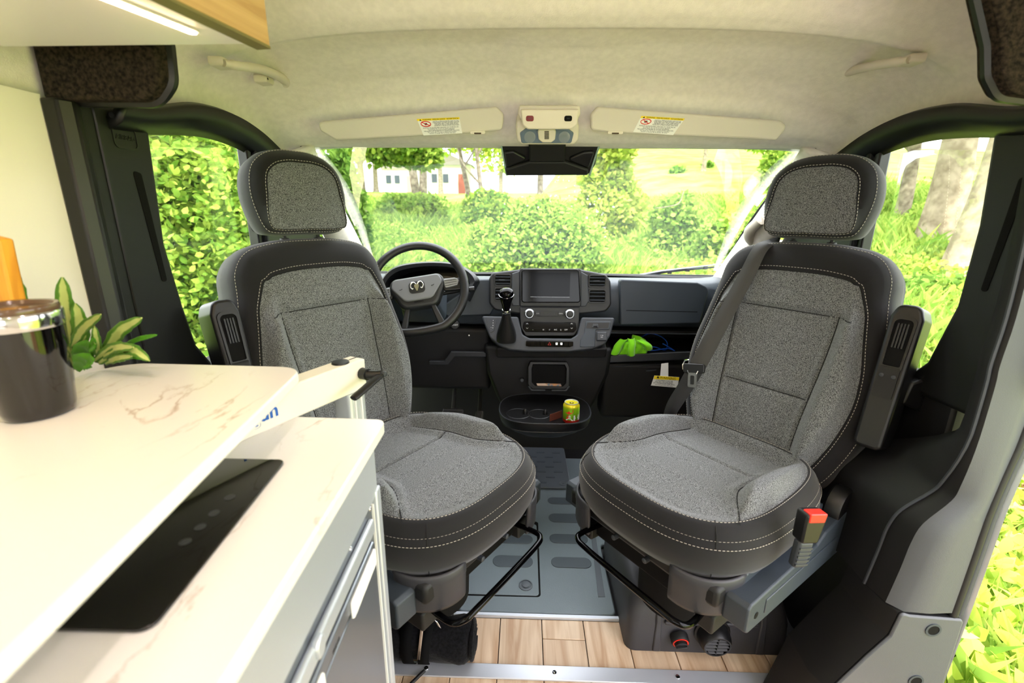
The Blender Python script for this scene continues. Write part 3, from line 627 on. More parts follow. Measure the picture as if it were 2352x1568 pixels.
# passenger seat base: box with heater knob and round air outlet
base = thing('heater_box', 'dark box under the passenger seat with a heater knob and round air outlet', 'heater box', (.45, 1.30, 0))
def lp(v): return Vector(v)-Vector((.45, 1.30, 0))
def rrz(x0, x1, y0, y1, z, r): return [Vector((u+(x0+x1)/2, v+(y0+y1)/2, z))-Vector((.45, 1.30, 0)) for u, v in rrect(x1-x0, y1-y0, r)]
MB().loft([rrz(.232, .715, 1.092, 1.53, .001, .03), rrz(.236, .711, 1.096, 1.53, .10, .03), rrz(.242, .700, 1.108, 1.525, .150, .04), rrz(.262, .675, 1.135, 1.50, .178, .04)]).build('housing', M_cover, base, smooth=50)
fp = PL((.43, 1.150, .07), (0, -1, .04))
for x0, x1 in ((.312, .335), (.615, .640)):
    MB().loft([[lp((x0, 1.087, .004)), lp((x1, 1.087, .004)), lp((x1, 1.104, .004)), lp((x0, 1.104, .004))], [lp((x0+.004, 1.091, .11)), lp((x1-.004, 1.091, .11)), lp((x1, 1.109, .11)), lp((x0, 1.109, .11))], [lp((x0+.004, 1.106, .155)), lp((x1-.004, 1.106, .155)), lp((x1, 1.124, .155)), lp((x0, 1.124, .155))]]).build('rib', M_cover, base, bevel=.003)
MB().box(lp((.475, 1.094, .108)), (.27, .012, .012)).build('rib', M_cover, base, bevel=.004)
kx = aY(1562, 1468, 1.08); Mk = Matrix.Translation(lp((kx.x, 1.092, kx.z))) @ Matrix.Rotation(math.pi/2+.25, 4, 'X')
kn = MB().lathe([(.026, 0), (.026, .018), (.024, .021)], Mk).build('knob_socket', M_blackm, base)
MB().lathe([(.0225, .0212), (.0225, .0222), (.019, .0222), (.019, .0212)], Mk, c0=False, c1=False).build('red_ring', M_red, kn)
MB().lathe([(.0185, .021), (.0175, .030), (.012, .031)], Mk).build('knob', M_black, kn)
MB().box(Mk @ Vector((0, 0, .033)), (.030, .006, .007), Mk.to_3x3() @ Matrix.Rotation(.3, 3, 'Z')).build('knob_grip', M_dashd, kn, bevel=.0015)
ox = aY(1645, 1474, 1.06); Mo = Matrix.Translation(lp((ox.x, 1.094, ox.z))) @ Matrix.Rotation(math.pi/2, 4, 'X')
ou = MB().lathe([(.052, 0), (.052, .006), (.046, .008)], Mo).build('outlet_flange', M_black, base)
Mo2 = Matrix.Translation(lp((ox.x, 1.086, ox.z))) @ Matrix.Rotation(math.pi/2+.12, 4, 'X')
MB().lathe([(.043, -.02), (.0465, .0), (.0455, .02), (.041, .036), (.038, .040), (.034, .040), (.034, .026)], Mo2, c1=False).build('outlet_ball', M_black, ou)
for i in range(5):
    y = -.026+.013*i; hw = math.sqrt(max(0, .034**2-y*y)); MB().box(Mo2 @ Vector((0, y, .034)), (2*hw, .0022, .012), Mo2.to_3x3() @ Matrix.Rotation(.5, 3, 'X')).build('louvre', M_black, ou)
MB().box(Mo2 @ Vector((0, 0, .036)), (.0025, .066, .006), Mo2.to_3x3()).build('louvre_bar', M_black, ou)
# wedge cover at the right of the base
wv = MB().loft([[lp((.70, 1.10, .001)), lp((.775, 1.075, .001)), lp((.742, 1.4, .001)), lp((.70, 1.4, .001))], [lp((.70, 1.11, .03)), lp((.765, 1.09, .03)), lp((.742, 1.4, .10)), lp((.70, 1.4, .10))]]).build('side_wedge', M_black, base, bevel=.006)
# driver seat base
db = thing('floor_box', 'black box under the driver seat behind the rolled black bag', 'box', (-.45, 1.28, 0))
def rz2(x0, x1, y0, y1, z, r): return [Vector((u+(x0+x1)/2+.45, v+(y0+y1)/2-1.28, z)) for u, v in rrect(x1-x0, y1-y0, r)]
MB().loft([rz2(-.70, -.300, 1.16, 1.50, .001, .02), rz2(-.70, -.31, 1.165, 1.50, .15, .02), rz2(-.66, -.33, 1.18, 1.48, .178, .03)]).build('housing', M_blackm, db, smooth=50)
MB().box((.135, -.128, .08), (.03, .012, .15)).build('rib', M_black, db, bevel=.004)

# ---------------- seat belt lying over the passenger seat back
belt = thing('seat_belt', 'dark grey belt with metal tongue hanging across the passenger seat', 'seat belt', PS_LOC, PS_RZ)
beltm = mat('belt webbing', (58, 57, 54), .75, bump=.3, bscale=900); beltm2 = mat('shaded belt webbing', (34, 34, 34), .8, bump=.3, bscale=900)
def strap(pts, w, name, m, par=belt):
    P = [np.array(p) for p in spline(pts, 8)]; rows = [[], []]; 
    for i, p in enumerate(P):
        x, t, n, tw = p; q = P[min(i+1, len(P)-1)]-P[max(i-1, 0)]; d = np.array((q[0], q[1])); d /= np.linalg.norm(d)+1e-9; pr = np.array((-d[1], d[0]))
        for r_, k in ((rows[0], -1), (rows[1], 1)): r_.append(fbP(x+pr[0]*w/2*k, t+pr[1]*w/2*k, n+tw*k))
    return MB().grid(rows).build(name, m, par, smooth=80, solid=.0015)
strap([(.112, .672, -.09, 0), (.114, .668, -.02, 0), (.118, .64, .022, 0), (.130, .56, .036, .004), (.148, .45, .060, .006), (.168, .34, .080, .01), (.185, .270, .085, .01)], .048, 'shoulder_strap', beltm)
MB().grid([]) if False else None
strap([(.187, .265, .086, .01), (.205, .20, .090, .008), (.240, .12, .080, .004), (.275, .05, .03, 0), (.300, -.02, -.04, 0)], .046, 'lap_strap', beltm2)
tg = PL(fbP(.188, .262, .094), (0, math.cos(.23), math.sin(.23)), up=(.22, -math.sin(.23)*.97, math.cos(.23)*.97))
to = MB().prism(tg, rnd([(-.036, -.014), (.036, -.014), (.038, .016), (-.038, .016)], .008), -.003, .006).build('tongue_slide', M_black, belt, bevel=.002)
for z in (0,):
    o_ = rnd([(-.014, -.055), (.014, -.055), (.018, -.018), (.022, -.008), (-.022, -.008), (-.018, -.018)], .004, 4); 
    MB().frame(tg, rrect(.030, .046, .005), rrect(.014, .028, .003), .006, .009).build('latch_tongue', M_chrome, to)
    for q in (-1, 1): MB().tube([tg.P(q*.013, .020, .0075), tg.P(q*.018, .030, .0075)], .0022, 6).build('tongue_prong', M_chrome, to)
bpy.context.view_layer.update()
for ch in to.children: ch.location = tg.y*-.036
MB().tube([tg.P(-.039, -.004, .0), tg.P(-.041, .012, .0), tg.P(-.034, .026, .0), tg.P(-.018, .028, 0)], .0028, 6).build('guide_wire', M_chrome, to)
# buckle on the near side of the passenger seat
bk = thing('belt_buckle', 'black seat belt buckle with red button beside the passenger seat', 'buckle', PS_LOC, PS_RZ)
B0 = Vector((-.305, .045, .600)); bu = Vector((-.12, -.05, 1)).normalized()
bp_ = PL(B0, (-.9, .42, 0), up=bu)
MB().prism(bp_, rnd([(-.016, -.065), (.016, -.065), (.018, .0), (-.018, .0)], .006), -.010, .010).build('stalk', M_grey, bk, bevel=.006, seg=3)
for i in range(5): MB().box(bp_.P(0, -.055+.010*i, .0095), (.03, .004, .004), Matrix((bp_.x, bp_.z, bp_.y)).transposed()).build('stalk_rib', M_grey, bk)
MB().prism(bp_, rnd([(-.020, .0), (.020, .0), (.026, .07), (-.026, .07)], .007), -.015, .015).build('buckle_body', M_black, bk, bevel=.004)
MB().prism(bp_, rnd([(-.019, .052), (.019, .052), (.021, .073), (-.021, .073)], .003), -.004, .017).build('release_button', M_red, bk, bevel=.002)
# ================================================================ DASHBOARD
dash = thing('dashboard', 'dark grey dashboard with screen, vents and open shelf below the windscreen', 'dashboard', (.02, 2.0, 0))
OFF = Vector((.02, 2.0, 0))
class LMB(MB):
    """mesh builder whose result is moved into the frame of a parent thing standing at off"""
    def __init__(s, off=OFF): super().__init__(); s.off = off
    def build(s, *a, **k):
        s.v = [tuple(Vector(v)-s.off) for v in s.v]; return super().build(*a, **k)
def ltxt(*a, off=OFF, **k):
    o = txt(*a, **k); o.data.transform(Matrix.Translation(-off)); return o
D = lambda: LMB(OFF)
# main beam: profile swept across the cab
prof = [(2.34, .955), (2.15, .978), (2.03, .986), (1.995, .977), (1.975, .952), (1.965, .90), (1.968, .826), (1.985, .786), (2.05, .775), (2.30, .775), (2.34, .83)]
xs = [-.86, -.80, -.3, .3, .66, .72, .76, .80, .86]
cur = [.10, .05, 0, 0, 0, .012, .035, .07, .13]
D().loft([[(x, y+c*(1 if y < 2.2 else 0), z) for y, z in prof] for x, c in zip(xs, cur)]).build('dash_beam', M_dash, dash, bevel=.006, smooth=50)
# passenger airbag panel
pp = PL(aY(1500, 690, 1.955), (0, -1, .06))
pn = D().ppx(pp, [(1422, 641), (1600, 648), (1628, 660), (1606, 742), (1424, 746)], -.03, .010, [.012, .01, .03, .01, .008]).build('airbag_panel', M_dash, dash, bevel=.006, seg=3)
D().ppx(pp, [(1437, 711.2), (1600, 714.6), (1600, 716), (1437, 712.6)], .009, .0106).build('panel_groove', M_blk, pn)
# open shelf under it
D().box((.51, 2.12, .765), (.50, .30, .012)).build('shelf_roof', M_blackm, dash)
D().box((.51, 2.28, .71), (.50, .02, .12)).build('shelf_back', M_blackm, dash)
D().box((.51, 2.12, .657), (.52, .34, .012)).build('shelf_floor', M_blackm, dash)
D().box((.265, 2.12, .71), (.012, .34, .12)).build('shelf_side', M_blackm, dash); D().box((.76, 2.12, .71), (.012, .34, .12)).build('shelf_side', M_blackm, dash)
lg = PL(aY(1470, 822, 1.94), (0, -1, .15))
D().ppx(lg, [(1402, 816), (1560, 808), (1640, 806), (1640, 824), (1400, 833)], -.03, .0, .004).build('shelf_lip', M_dashd, dash, bevel=.004, seg=3)
D().box((.50, 1.955, .764), (.46, .006, .003)).build('shelf_trim', M_grey, dash)
# lower glovebox
gb = D().box((.52, 2.02, .49), (.50, .12, .27)).build('glovebox', M_blackm, dash, bevel=.02, seg=3)
hp = PL(aY(1495, 850, 1.955), (0, -1, 0)); D().ppx(hp, [(1484, 850), (1507, 848), (1507, 850), (1484, 852)], -.002, .006).build('glovebox_latch', M_grey, gb)
D().ppx(hp, [(1404, 840), (1530, 835.5), (1530, 836.5), (1404, 841)], -.002, .006).build('glovebox_seam', M_grey, gb)
# driver lower panel and knee ledge
D().box((-.53, 2.07, .62), (.58, .16, .30)).build('driver_lower_panel', M_blackm, dash, bevel=.02, seg=3)
kl = PL(aY(1060, 818, 1.93), (0, -1, .1))
D().ppx(kl, [(985, 829), (1020, 829), (1036, 807), (1112, 808), (1116, 812), (1116, 820), (1044, 819), (1030, 838), (985, 838)], -.03, .0, .004).build('knee_ledge', M_dashd, dash, bevel=.003)
# left dash face beside the wheel
lf = PL(aY(1070, 690, 1.955), (.1, -1, .12))
D().ppx(lf, [(1000, 712), (1060, 672), (1085, 642), (1126, 640), (1140, 700), (1126, 724), (1030, 727)], -.05, .0, [.01, .02, .02, .01, .01, .01, .01]).build('side_fascia', M_dash, dash, bevel=.006)
# ---- instrument hood
hpn = PL(aY(975, 640, 1.90), (0, -1, .25))
ho_px = [(868, 676), (874, 640), (905, 610), (970, 599), (1040, 602), (1080, 620), (1098, 640), (1092, 655), (1075, 690)]
hi_px = [(880, 680), (886, 646), (915, 622), (972, 611), (1034, 613), (1066, 628), (1078, 648), (1074, 660), (1062, 690)]
ou_ = spline([hpn.uv(*p) for p in ho_px], 5); in_ = spline([hpn.uv(*p) for p in hi_px], 5)
rows = [[hpn.P(*p, -.16) for p in ou_], [hpn.P(*p, -.02) for p in ou_], [hpn.P(p[0]*.6+q[0]*.4, p[1]*.6+q[1]*.4, .0) for p, q in zip(ou_, in_)], [hpn.P(*q, -.006) for q in in_], [hpn.P(*q, -.12) for q in in_]]
hd = D().grid(rows).build('instrument_hood', M_dashd, dash, smooth=60)
D().prism(hpn, list(in_), -.13, -.12).build('instrument_cluster', M_gloss, hd)
D().prism(hpn, [(p[0]*.75, p[1]*.6-.005) for p in in_], -.12, -.115).build('cluster_display', mat('unlit display', (22, 28, 34), .2), hd)
# ---- vent pod
ST = PL(aY(1265, 668, 1.915), (0, -1, .12))
pod = [(1123, 640), (1130, 626), (1200, 618), (1330, 618), (1392, 630), (1403, 645), (1405, 700), (1392, 716), (1330, 722), (1195, 722), (1135, 712), (1123, 696)]
po = D().ppx(ST, pod, -.10, .0, [.02, .02, .01, .01, .02, .02, .03, .03, .01, .01, .03, .02]).build('vent_pod', M_dashd, dash, bevel=.008, seg=3)
def vent(px, nm='air_vent', mid=True):
    x0, y0, x1, y1 = px; q = [ST.uv(x0, y1), ST.uv(x1, y1), ST.uv(x1, y0), ST.uv(x0, y0)]
    cu = sum(p[0] for p in q)/4; cv = sum(p[1] for p in q)/4; w = q[1][0]-q[0][0]; h = q[3][1]-q[0][1]
    P = lambda a: [(u+cu, v+cv) for u, v in a]
    v = D().frame(ST, P(rrect(w, h, .010)), P(rrect(w-.010, h-.010, .007)), .0, .007).build(nm, M_black, dash, bevel=.001)
    D().prism(ST, P(rrect(w-.008, h-.008, .008)), .0, .0008).build('vent_cavity', M_blk, v)
    n = 3
    for i in range(n):
        y = cv+h*(-.27+.27*i); Mr = Matrix((ST.x, ST.y, ST.z)).transposed() @ Matrix.Rotation(.45, 3, 'X')
        D().box(ST.P(cu, y, .004), (w-.012, .0026, .008), Mr).build('vent_slat', M_grey, v)
    if mid: D().box(ST.P(cu-.004, cv, .0085), (w*.36, .005, .004), Matrix((ST.x, ST.y, ST.z)).transposed()).build('vent_tab', M_grey, v, bevel=.0012)
    return v
vent((1135, 629, 1175, 657)); vent((1135, 660, 1175, 692), mid=False); vent((1351, 631, 1392, 660)); vent((1351, 664, 1392, 696), mid=False)
for px in ([(1176, 628), (1194, 622), (1194, 702), (1178, 702), (1174, 690)], [(1333, 623), (1349, 632), (1352, 690), (1345, 703), (1333, 704)]):
    D().ppx(ST, px, -.005, .010, .003).build('pod_cheek', M_grey, dash, bevel=.003)
# ---- screen unit
sc = D().ppx(ST, [(1198, 618), (1328, 618), (1332, 694), (1198, 694)], -.03, .026, .012).build('screen_unit', M_gloss, dash, bevel=.004, seg=3)
D().ppx(ST, [(1194, 616), (1334, 617), (1334, 704), (1194, 703)], -.03, .018, .008).build('screen_surround', M_dashd, dash, bevel=.004)
SD = PL(ST.P(0, 0, .0262), ST.z)
u0, v0 = SD.uv(1218, 681); u1, v1 = SD.uv(1310, 626)
D().prism(SD, [(u0, v0), (u1, v0), (u1, v1), (u0, v1)], 0, .0006).build('display', mat('dark touch screen', (3, 4, 8), .10, spec=.1), sc)
D().box(SD.P((u0+u1)/2, v0-.0005, .001), (u1-u0, .0016, .0014), Matrix((SD.x, SD.y, SD.z)).transposed()).build('display_edge', mat('pale bezel line', (150, 155, 165), .4), sc)
# ---- radio and climate panel
rp = D().ppx(ST, [(1194, 705), (1330, 706), (1329, 752), (1318, 770), (1207, 770), (1196, 750)], -.06, .016, [.002, .002, .01, .014, .014, .01]).build('radio_panel', M_dashd, dash, bevel=.003)
R1 = PL(ST.P(0, 0, .0165), ST.z)
for px, py in ((1216, 720), (1308.5, 721)):
    u, v = R1.uv(px, py); k = D().lathe([(.0205, 0), (.0205, .010), (.0165, .014), (.0145, .014), (.0145, .010)], R1.M(u, v), c1=False).build('control_knob', mat('satin silver', (165, 168, 172), .3, 1) if 'satin silver' not in MATS else MATS['satin silver'], rp)
    D().lathe([(.0155, .0125), (.014, .0135), (.0, .0135)], R1.M(u, v), c0=False, c1=False).build('knob_face', M_dashd, k)
    D().lathe([(.008, .0135), (.008, .0150), (.006, .0152), (.0, .0152)], R1.M(u, v), c0=False, c1=False).build('knob_centre', M_black, k)
D().ppx(R1, [(1228, 714), (1300, 715), (1292, 726), (1236, 726)], 0, .003, .003).build('radio_bar', M_black, rp, bevel=.001)
u, v = R1.uv(1263, 720.5); ltxt('bar_lettering', 'RAM', R1.M(u, v, .0031), .012, M_dashd, rp, .0006, sx=1.9)
for px, s_ in ((1235, 'MUTE'), (1288, 'SCREEN')):
    u, v = R1.uv(px, 719.5); b_ = D().prism(R1, [(u+a, v+c) for a, c in rrect(.022, .018, .004)], 0, .0045).build('radio_button', M_dashd, rp, bevel=.001); ltxt('button_print', s_, R1.M(u, v, .0046), .0045, M_whitei, b_, .0001)
cl = D().ppx(R1, [(1203, 738), (1322, 740), (1324, 756), (1317, 763), (1208, 762), (1201, 754)], -.004, .005, .006).build('climate_panel', M_gloss, dash, bevel=.002)
R2 = PL(ST.P(0, 0, .0217), ST.z)
for i, px in enumerate((1224, 1235, 1248, 1262, 1276, 1288, 1300)):
    u, v = R2.uv(px, 757); bb = D().prism(R2, [(u+a, v+c) for a, c in rrect(.019, .012, .002)], 0, .0015).build('climate_button', M_gloss, cl, bevel=.0005)
    s_ = ['~', '', 'III', '//', 'A/C', '()', 'OFF'][i]
    if s_: ltxt('button_print', s_, R2.M(u, v, .0016), .008, M_whitei, bb, .0001)
for px in (1211, 1313):
    for py, rt in ((743, 0), (753.5, math.pi)):
        u, v = R2.uv(px, py); c, s_ = math.cos(rt), math.sin(rt)
        D().tube([R2.P(u-.004, v-.002*c, .0004), R2.P(u, v+.002*c, .0004), R2.P(u+.004, v-.002*c, .0004)], .0008, 5).build('arrow_print', M_whitei, cl)
# ---- shelf panel carrying shifter, switches and sockets
SH = PL(aY(1262, 770, 1.84), (0, -1, .42))
shp = [(1105, 725), (1190, 727), (1200, 768), (1216, 776), (1312, 777), (1326, 768), (1336, 728), (1413, 729), (1402, 770), (1390, 790), (1360, 801), (1310, 807), (1215, 807), (1170, 803), (1145, 793), (1125, 775)]
so = D().ppx(SH, shp, -.10, .0, [.008, .01, .02, .01, .01, .02, .01, .008, .02, .03, .03, .02, .02, .02, .02, .02]).build('console_shelf', M_grey, dash, bevel=.006, seg=3)
sw = D().ppx(SH, [(1208, 782), (1317, 784), (1316, 794), (1308, 797), (1214, 796), (1208, 791)], -.005, .004, .005).build('switch_bank', M_gloss, dash, bevel=.001)
S2 = PL(SH.P(0, 0, .004), SH.z)
for i in range(10):
    if i == 5: continue
    px = 1213+10.9*i; wd_ = .0185
    if i == 4: px += 5.4; wd_ = .036
    u, v = S2.uv(px, 789.5); b_ = D().prism(S2, [(u+a, v+c) for a, c in rrect(wd_, .020, .003)], 0, .003).build('switch', M_gloss, sw, bevel=.001)
    if i == 4: D().tube([S2.P(u-.006, v-.005, .0034), S2.P(u+.006, v-.005, .0034), S2.P(u, v+.006, .0034)], .0012, 5, True).build('hazard_print', M_red, b_)
    if i in (6, 7): D().prism(S2, [(u+a, v+c) for a, c in rrect(.009, .010, .002)], .003, .0034).build('switch_print', M_whitei, b_)
# gear position plate, sockets
gp = D().ppx(SH, [(1117, 731), (1139, 730), (1142, 735), (1134, 760), (1127, 764), (1120, 752)], -.002, .0015, .004).build('gear_plate', M_grey, dash, bevel=.0005)
G2 = PL(SH.P(0, 0, .0016), SH.z)
for i, ch in enumerate('PRND'):
    u, v = G2.uv(1133-.4*i, 736+5.6*i); ltxt('gear_letter', ch, G2.M(u, v), .006, M_whitei, gp, .0001)
u, v = G2.uv(1124.5, 735); D().prism(G2, [(u+a, v+c) for a, c in rrect(.017, .014, .003)], 0, .0008).build('plate_button', M_grey, gp)
for i, ch in enumerate('+-'):
    u, v = G2.uv(1128, 752+4*i); ltxt('gear_letter', ch, G2.M(u, v), .006, M_whitei, gp, .0001)
D().ppx(SH, [(1345, 738), (1404, 738), (1400, 757), (1368, 757), (1366, 797), (1331, 797), (1333, 780), (1342, 765)], -.006, .0025, .006).build('pocket_rim', M_dash, dash, bevel=.002)
D().ppx(SH, [(1349, 741), (1400, 741), (1396, 754), (1345, 754)], .0, .0030, .004).build('socket_plate', M_dashd, dash)
us = D().ppx(SH, [(1361, 744), (1373, 744), (1375, 753), (1359, 753)], .0, .0055, .003).build('usb_port', M_grey, dash, bevel=.001)
D().ppx(SH, [(1363, 749), (1371, 749), (1372, 752), (1362, 752)], .005, .0060).build('usb_slot', M_blk, us)
so2 = D().ppx(SH, [(1370, 763), (1392, 763), (1393, 783), (1370, 783)], -.002, .016, .004).build('power_socket_lid', M_grey, dash, bevel=.003)
uu, vv = PL(SH.P(0, 0, .0165), SH.z).uv(1382, 772); S3 = PL(SH.P(0, 0, .0162), SH.z); ltxt('lid_print', '\u2014o\n==', S3.M(uu, vv), .008, M_whitei, so2, .0001)
# ---- gear shifter (own thing)
shl = SH.hit(1163, 790); gsO = Vector(shl)
gs = thing('gear_shifter', 'black gear lever with chrome collar and leather boot', 'gear lever', gsO)
G = lambda: LMB(gsO)
b0 = SH.hit(1163, 778); top = aY(1163, 675, 1.76); col = aY(1163, 712, 1.775); ax = (top-b0).normalized()
bx = ST.x; by = bx.cross(ax).normalized()
bl = []
for t, wx, wy in ((0, .041, .036), (.12, .041, .036), (.3, .036, .032), (.5, .028, .026), (.66, .021, .020), (.8, .0155, .0155)):
    c = Vector(b0)*(1-t)+Vector(col)*t if t < .8 else Vector(b0)*.1+Vector(col)*.9
    bl.append([c+bx*(wx*math.copysign(abs(math.cos(q))**.7, math.cos(q)))+by*(wy*math.copysign(abs(math.sin(q))**.7, math.sin(q))) for q in np.linspace(0, 2*math.pi, 20, endpoint=False)])
G().loft(bl).build('leather_boot', mat('black leather', (22, 22, 23), .35, bump=.3, bscale=250), gs, smooth=60)
G().tube([b0*(1-t)+col*t-by*.0+(-by if by.y > 0 else by)*(.036*(1-t)+.017*t) for t in np.linspace(.1, .75, 6)], .0012, 5).build('boot_seam', M_seam, gs)
Mg = Matrix(((bx.x, by.x, ax.x, col.x), (bx.y, by.y, ax.y, col.y), (bx.z, by.z, ax.z, col.z), (0, 0, 0, 1)))
G().lathe([(.016, -.010), (.0175, -.006), (.0175, .0), (.016, .003)], Mg).build('collar', M_chrome, gs)
hL = (top-col).length
G().lathe([(.0145, .002), (.015, .01), (.0185, hL*.40), (.0245, hL*.70), (.0285, hL*.92), (.0285, hL*1.10), (.025, hL*1.28), (.014, hL*1.39), (.0, hL*1.42)], Mg, c1=False).build('shift_knob', M_gloss, gs)
G().tube([Mg @ Vector((.0275*math.cos(q), .0275*math.sin(q), hL*1.02)) for q in np.linspace(0, 2*math.pi, 24, endpoint=False)], .0022, 5, True).build('knob_ring', M_chrome, gs)
# ---- lower console: cubby, cup tray
D().loft([[(x*k+.02, y, z) for x, y in ((-.30, 2.1), (-.28, 1.93), (.28, 1.93), (.30, 2.1))] for z, k in ((.70, 1.0), (.58, .96), (.46, .80), (.36, .62))]).build('lower_console', M_blackm, dash, bevel=.015)
D().ppx(PL(aY(1262, 815, 1.88), (0, -1, -.3)), [(1140, 800), (1395, 800), (1392, 822), (1140, 822)], -.06, 0, .01).build('console_underside', M_blackm, dash, bevel=.006)
CB = PL(aY(1260, 862, 1.90), (0, -1, .15))
co = [CB.uv(*p) for p in [(1218, 829), (1302, 830), (1308, 842), (1308, 884), (1298, 893), (1222, 892), (1212, 882), (1212, 842)]]; ci = [CB.uv(*p) for p in [(1225, 836), (1296, 837), (1300, 846), (1299, 878), (1292, 886), (1230, 885), (1222, 877), (1222, 846)]]
cb = D().frame(CB, co, ci, -.03, .012).build('cubby_frame', M_black, dash, bevel=.003, seg=2)
D().prism(CB, ci, -.005, .0005).build('cubby_cavity', M_blk, cb)
D().ppx(CB, [(1216, 884), (1222, 892), (1252, 892.5), (1252, 895.5), (1220, 895), (1213, 886)], .008, .016).build('retainer', M_grey, cb); D().ppx(CB, [(1267, 893), (1298, 893), (1305, 884), (1308, 886), (1300, 896), (1267, 896)], .008, .016).build('retainer', M_grey, cb)
u, v = CB.uv(1199, 873); D().lathe([(.008, -.03), (.008, .004), (.0055, .005), (.0055, .001), (.002, .001)], CB.M(u, v)).build('console_socket', M_grey, dash)
for px, m_ in (([(1232, 880), (1262, 880), (1264, 887), (1236, 888)], 'cream'), ([(1252, 880), (1288, 881), (1290, 887), (1262, 887)], 'blue')):
    cp = PL(CB.P(0, 0, .002 if m_ == 'cream' else .004), CB.z)
    pm = mat('paper '+m_, (226, 200, 178) if m_ == 'cream' else (96, 130, 150), .7, rgb2=None if m_ == 'cream' else (215, 150, 90), vscale=90)
    q = LMB(cp.o).ppx(cp, px, 0, .0015).build('folded_leaflet', pm); q.location = cp.o
    tag(q, '%s leaflet lying in the small console cubby' % ('cream folded' if m_ == 'cream' else 'blue and orange patterned'), 'leaflet')
# tray
tz = .470
def tr(z, gx, gy, n=40, cy=1.78):
    out = []
    for k in range(n):
        q = 2*math.pi*k/n; c, s = math.cos(q), math.sin(q); out.append(Vector((.004+gx*math.copysign(abs(c)**.62, c), cy+gy*math.copysign(abs(s)**.8, s), z)))
    return out
D().loft([tr(.385, .10, .08), tr(.413, .150, .115), tr(.436, .176, .140), tr(.449, .186, .150), tr(.478, .192, .154), tr(.481, .188, .151), tr(.478, .176, .141), tr(tz, .166, .131)]).build('cup_tray', M_black, dash, smooth=50)
D().tube([p for p in tr(.4805, .189, .152)], .0022, 5, True).build('tray_rim', M_grey, dash)
D().tube([p for p in tr(.440, .181, .144)], .0022, 5, True).build('tray_rim', M_grey, dash)
for x, y, r in ((-.105, 1.74, .046), (-.02, 1.74, .042)):
    D().lathe([(r, .0005), (r+.003, .002), (r+.005, .0005)], Matrix.Translation((x, y, tz)), c0=False, c1=False).build('cup_ring', M_black, dash)
    D().lathe([(r, .0008), (.0, .001)], Matrix.Translation((x, y, tz)), c0=False, c1=False).build('cup_well', M_blk, dash)
    D().lathe([(.010, 0), (.009, .016), (.004, .022), (0, .0225)], Matrix.Translation((x+r*.6, y+.0, tz)), 14, c1=False).build('cup_finger', M_black, dash)
# start button on the column panel
sb = PL(aY(1045, 746, 1.93), (.15, -1, .1)); u, v = sb.uv(1045, 746); D().lathe([(.020, -.04), (.020, .004), (.017, .006), (.017, .002), (0, .003)], sb.M(u, v), c1=False).build('start_button', M_black, dash)
ltxt('start_print', 'START', sb.M(u, v, .0032), .009, M_whitei, dash, .0001)
u, v = sb.uv(1077, 770); D().lathe([(.004, -.04), (.004, .003), (.002, .004)], sb.M(u, v), 10).build('bolt', M_chrome, dash)

# ================================================================ STEERING WHEEL
WC = aY(959, 664, 1.66)
wth = thing('steering_wheel', 'black steering wheel with grey hub and chrome emblem', 'steering wheel', WC)
WP = PL(WC, (.05, -1, .55)); roll = math.radians(10)
cR, sR = math.cos(roll), math.sin(roll); wx, wy = WP.x*cR+WP.y*sR, WP.y*cR-WP.x*sR
WP2 = PL(WC, WP.z); WP2.x, WP2.y = wx, wy
Wm = lambda: LMB(WC)
Rw = .172
rim = []
for k in range(72):
    q = 2*math.pi*k/72; x, y = Rw*math.cos(q), Rw*math.sin(q)
    if y < -.155: y = -.155-(abs(y)-.155)*.35
    rim.append(WP2.P(x, y, 0))
Wm().tube(rim, .0165, 14, True, flat=.85).build('rim', M_black, wth, smooth=80)
hubp = rnd([(-.092, .052), (.092, .052), (.104, .010), (.064, -.070), (-.064, -.070), (-.104, .010)], [.03, .03, .02, .035, .035, .02], 6)
hb1 = Wm().prism(WP2, hubp, -.045, .004).build('hub', M_dashd, wth, bevel=.012, seg=4)
fac = rnd([(-.086, .046), (.086, .046), (.094, .014), (.050, -.044), (-.050, -.044), (-.094, .014)], [.025, .025, .02, .03, .03, .02], 6)
Wm().prism(WP2, fac, .0, .010).build('airbag_cover', mat('silver grey cover', (112, 114, 118), .45, bump=.1, bscale=600), hb1, bevel=.005, seg=3)
# ram-head emblem in a rounded recess: curled horns and tapering face
E = PL(WC+WP2.z*.0105, WP2.z); E.x, E.y = wx, wy
Wm().prism(E, [(u, v+.004) for u, v in rrect(.058, .044, .013)], -.002, .0006).build('emblem_recess', M_dashd, hb1)
em = Wm()
for s in (-1, 1):
    pts = [(s*.002, .010), (s*.008, .017), (s*.016, .018), (s*.022, .011), (s*.0225, .002), (s*.018, -.006), (s*.0135, -.004)]
    em.tube([E.P(u, v+.004, .003) for u, v in spline(pts, 5)], [.0032]*10+[.0036]*12+[.0028]*9, 8)
em.prism(E, [(u, v+.004) for u, v in [(-.0075, .010), (.0075, .010), (.0085, .002), (.004, -.009), (.0025, -.015), (-.0025, -.015), (-.004, -.009), (-.0085, .002)]], 0, .005)
em.build('emblem', M_chrome, hb1, smooth=60)
for s in (-1, 1):
    Wm().tube([E.P(s*.058-.006, .003, .0002), E.P(s*.058, .003, .0002), E.P(s*.058+.005, .006, .0002)], .0008, 4).build('horn_print', M_blk, hb1)
ltxt('airbag_print', 'AIRBAG', E.M(0, -.046, -.004) if False else Matrix.Translation(E.P(0, -.050, -.0045)) @ Matrix((E.x, E.y, E.z)).transposed().to_4x4(), .010, M_blk, hb1, .0003, off=WC)
